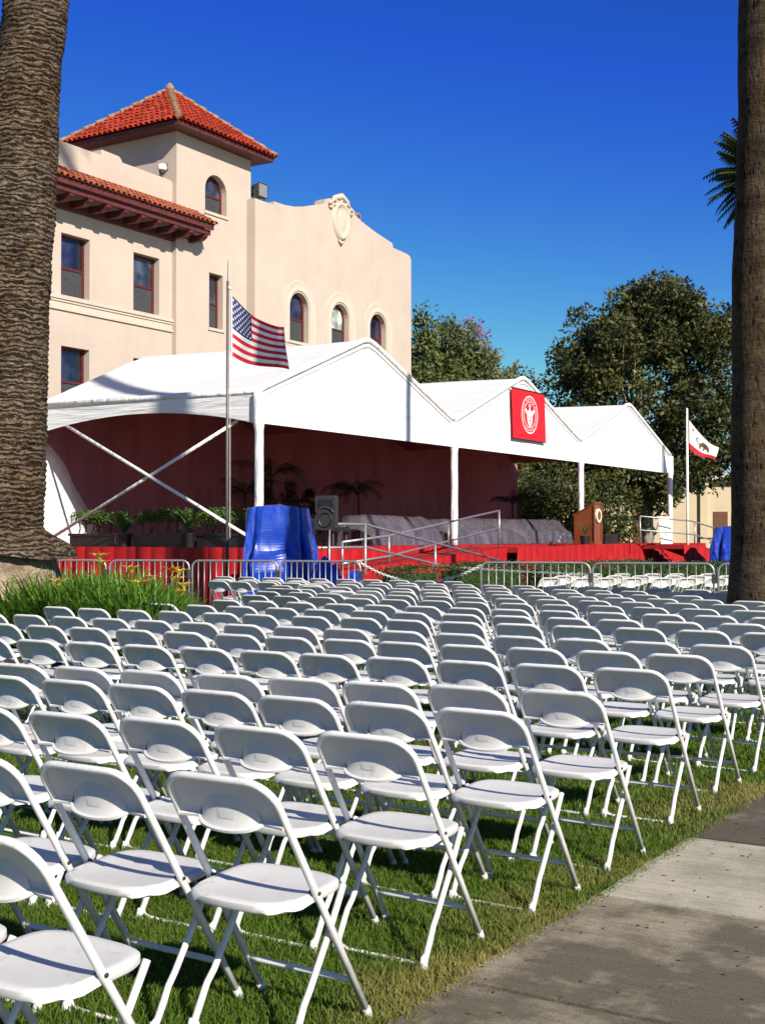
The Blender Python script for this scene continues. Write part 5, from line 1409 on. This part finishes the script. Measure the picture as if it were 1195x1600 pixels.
# ------------------------------------------------------------------ palms
def trunk(m, ctl, n=22, rings=90, seed=0, amp=.02, ringf=0):
    """ctl: list of (x,y,z,r)"""
    P = []; zs = [c_[2] for c_ in ctl]
    for j in range(rings + 1):
        z = lerp(zs[0], zs[-1], (j / rings) ** 1.3)
        for a, b in zip(ctl[:-1], ctl[1:]):
            if a[2] <= z <= b[2]: t = (z - a[2]) / (b[2] - a[2]); t2 = t * t * (3 - 2 * t); cx, cy, r = lerp(a[0], b[0], t2), lerp(a[1], b[1], t2), lerp(a[3], b[3], t2); break
        row = []
        for i in range(n + 1):
            an = 2 * math.pi * (i % n) / n
            d = amp * noise.noise((math.cos(an) * 2.5, math.sin(an) * 2.5, z * 2.2 + seed)) + amp * .5 * noise.noise((math.cos(an) * 7, math.sin(an) * 7, z * 9 + seed))
            if ringf: d += ringf * ((z * 15 + .6 * noise.noise((math.cos(an) * 1.5, math.sin(an) * 1.5, z))) % 1)
            row.append((cx + math.cos(an) * (r + d), cy + math.sin(an) * (r + d), z))
        P.append(row)
    m.grid(P)
def crown(parent, top, n, L, seed, leafl=.7):
    m = MB(); g = random.Random(seed)
    for i in range(n): frond(m, top, g.uniform(0, 6.28), L * g.uniform(.8, 1.1), g.uniform(-.5, 1.3), g.uniform(.8, 1.9), leafl, 22)
    return m.build('crown', 'frond', parent)
lp = thing('palm_tree', 'thick ringed palm trunk at the left edge rising from the lilies', 'palm tree', (-11.62, 10.42, 0))
m = MB(); trunk(m, [(-.17, -.1, 1.35, .64), (-.14, -.08, 1.62, .52), (-.05, -.03, 2.2, .435), (0, 0, 3.6, .405), (.10, .06, 6.2, .385), (.25, .14, 8.2, .355), (.7, .4, 15, .33)], 40, 520, 1, .025, .022)
m.build('trunk', 'palm_l', lp, True)
m = MB(); trunk(m, [(-.2, -.1, -.05, .86), (-.2, -.1, .5, .80), (-.19, -.1, 1.1, .74), (-.18, -.1, 1.42, .62), (-.18, -.1, 1.5, .3)], 40, 50, 4, .07)
m.build('root_boss', 'rootm', lp, True)
m = MB(); P = []
for j in range(7):
    q = j / 6; row = []
    for i in range(41):
        an = 2 * math.pi * (i % 40) / 40; r = lerp(.60, .80, q) + .07 * noise.noise((math.cos(an) * 3, math.sin(an) * 3, 3)) * q + (.16 * max(0, math.cos(an - .55)) ** 3) * q
        row.append((-.17 + r * math.cos(an), -.1 + r * math.sin(an), 1.56 - .20 * q + .07 * noise.noise((math.cos(an) * 2.5, math.sin(an) * 2.5, 8 + q)) - (.10 if j == 6 else 0)))
    P.append(row)
m.grid(P, flip=True); m.build('bark_collar', 'palm_l', lp, True)
crown(lp, (.7, .4, 15), 44, 3.2, 3)
rp_ = thing('palm_tree', 'smooth pitted palm trunk at the right edge among the chairs', 'palm tree', (-4.19, 15.1, 0))
m = MB(); trunk(m, [(0.03, 0.02, -.05, .50), (.03, .02, .5, .43), (.03, .02, 1.5, .375), (.03, .02, 4, .352), (.08, .05, 7, .32), (.12, .09, 12, .26), (.4, .3, 33, .22)], 40, 200, 9, .012)
m.build('trunk', 'palm_r', rp_, True)
crown(rp_, (.4, .3, 33), 36, 2.2, 5)
dp = thing('palm_tree', 'distant palm crown whose fronds show left of the right trunk', 'palm tree', tuple(lookpos(1196, 62)))
m = MB(); trunk(m, [(0, 0, 0, .4), (0, 0, 8, .32), (0, 0, 18.8, .3)], 16, 30, 2, .02); m.build('trunk', 'palm_l', dp, True)
m = MB(); g = random.Random(12)
for i in range(170): frond(m, (0, 0, 18.9 + g.uniform(-.3, .3)), g.uniform(0, 6.28), 3.1 * g.uniform(.8, 1.05), g.uniform(-1.2, 1.3), g.uniform(.3, 1.0), .55, 18, 2.2)
m.build('crown', 'frond', dp)
sp_ = thing('palm_tree', 'slender palm outside the right edge whose shadow crosses the nearest gable', 'palm tree', (-4.6, 23.25, 0))
m = MB(); trunk(m, [(0, 0, 0, .15), (0, 0, 8, .12), (0, 0, 24, .1)], 14, 40, 2, .01); m.build('trunk', 'palm_r', sp_, True); crown(sp_, (0, 0, 24), 20, 1.6, 8)

# ------------------------------------------------------------------ lilies
def mound(x, y):
    a = R(31.95); L = x * math.cos(a) + y * math.sin(a); Z = -x * math.sin(a) + y * math.cos(a); u = 597.5 + 2000 * L / Z
    return .30 * np.clip((Z - 12.3) / .9, 0, 1) * np.clip((16.3 - Z) / .9, 0, 1) * np.clip((325 - u) / 75, 0, 1)
m = MB(); P = []
for j in range(31):
    row = []
    for i in range(61):
        u = lerp(-260, 335, i / 60); Z = lerp(12.2, 16.4, j / 30); q = lookpos(u, Z)
        row.append((q.x, q.y, float(mound(q.x, q.y)) + .03 * noise.noise((q.x * 3, q.y * 3, 0)) - .02))
    P.append(row)
m.grid(P, flip=True); tag(m.build('planting_mound', 'soilm', None, True), kind='structure')
r = np.random.default_rng(77); NB = 13000
uu = r.uniform(-90, 285, NB); ZZ = r.uniform(12.6, 15.8, NB)
a_ = R(31.95); Lx = (uu - 597.5) / 2000 * ZZ; bx = Lx * math.cos(a_) - ZZ * math.sin(a_); by = Lx * math.sin(a_) + ZZ * math.cos(a_)
ok = (np.hypot(bx + 11.8, by - 10.32) > .85) & (by > 9.75 + .0 * bx); bx, by, uu = bx[ok], by[ok], uu[ok]; NB = len(bx)
az = r.uniform(0, 2 * np.pi, NB); LL = r.uniform(.58, .95, NB) * np.where(uu > 230, .85, 1.0); el = r.uniform(1.0, 1.5, NB); dr = r.uniform(.3, 1.7, NB); wd = r.uniform(.012, .026, NB)
n = 6; rowsL = []; p = np.stack([bx, by, mound(bx, by)], 1)
sd_ = np.stack([-np.sin(az), np.cos(az), np.zeros(NB)], 1)
for k in range(n + 1):
    t = k / n; w2 = wd * (1 - t ** 2.2) + .001
    rowsL += [p - sd_ * w2[:, None], p + sd_ * w2[:, None]]
    e = el - dr * t ** 1.4; p = p + np.stack([np.cos(az) * np.cos(e), np.sin(az) * np.cos(e), np.sin(e)], 1) * (LL / n)[:, None]
V = np.stack(rowsL, 1).reshape(-1, 3); i = np.arange(NB) * (2 * (n + 1))
F = np.concatenate([np.stack([i + 2 * k, i + 2 * k + 1, i + 2 * k + 3, i + 2 * k + 2], 1) for k in range(n)])
tag(npmesh('lily_leaves', V, F, 'lily'), 'dense bed of arching green lily leaves around the left palm trunk', 'lily leaves', kind='stuff')
fl = [(156, 869, 13.3, 0, 'yellow lily bloom high above the leaves near the palm trunk'), (157, 880, 13.5, 0, 'yellow lily bloom just below the highest one'), (218, 911, 13.2, 0, 'yellow lily bloom low before the second barricade'),
      (206, 888, 13.6, 0, 'yellow lily bloom left of the small pale bud'), (92, 909, 13.2, 0, 'small yellow lily bloom low near the root boss'),
      (281, 893, 13.8, 0, 'yellow lily bloom at the top of the right cluster'), (276, 905, 13.7, 0, 'yellow lily bloom in the middle of the right cluster'), (288, 914, 13.9, 0, 'pale yellow lily bloom lowest of the right cluster'),
      (270, 890, 13.6, 1, 'orange lily bloom left in the right cluster'), (283, 925, 13.8, 0, 'yellow lily bloom at the right edge of the bed'), (237, 899, 13.5, 0, 'narrow pale lily bud right of the low bloom')]
for i, (u, v, Z, c_, lb) in enumerate(fl):
    zz = 1.5 - (v - 838) * Z / 2000; q = lookpos(u, Z); g = random.Random(i)
    t = thing('lily_flower', lb, 'flower', (q.x, q.y, 0), g.uniform(0, 6), 'lily blooms above the leaves')
    m = MB(); m.tube([(.1, .05, 0), (.06, .03, zz * .6), (0, 0, zz - .03)], .006, 5); m.build('stem', 'lily', t)
    m = MB(); L_ = .12 if i != 10 else .07
    for k in range(6): arc_leaf(m, Vector((0, 0, zz - .04)), k * 1.047 + g.uniform(-.2, .2), L_ * 1.15, 1.1, .055, 1.1, 5)
    m.build('petals', 'petal_o' if c_ else 'petal', t, True)
    m = MB(); m.tube([(0, 0, zz - .04), (.02, .01, zz + .05)], .004, 4); m.build('stamen', 'petal_o', t)
for o in list(bpy.data.objects):
    for k_ in ('label', 'category'):
        if k_ in o and o[k_] is None: del o[k_]

# scraps of dry grass and leaf lying on the walk
r = np.random.default_rng(5); n = 420
x = PX + np.abs(r.normal(0, .22, n)) + r.random(n) ** 3 * 1.6; y = r.uniform(2.6, 9.5, n); a = r.uniform(0, 6.28, n); l = r.uniform(.004, .014, n); q = l * r.uniform(.2, .5, n)
V = np.stack([np.stack([x - np.cos(a) * l, y - np.sin(a) * l, np.full(n, .037)], 1), np.stack([x + np.sin(a) * q, y - np.cos(a) * q, np.full(n, .040)], 1),
              np.stack([x + np.cos(a) * l, y + np.sin(a) * l, np.full(n, .038)], 1), np.stack([x - np.sin(a) * q, y + np.cos(a) * q, np.full(n, .041)], 1)], 1).reshape(-1, 3)
i = np.arange(n) * 4
tag(npmesh('leaf_litter', V, np.stack([i, i + 1, i + 2, i + 3], 1), 'magbrown'), 'scraps of dry grass and leaf scattered along the edge of the concrete path', 'leaf litter', kind='stuff')
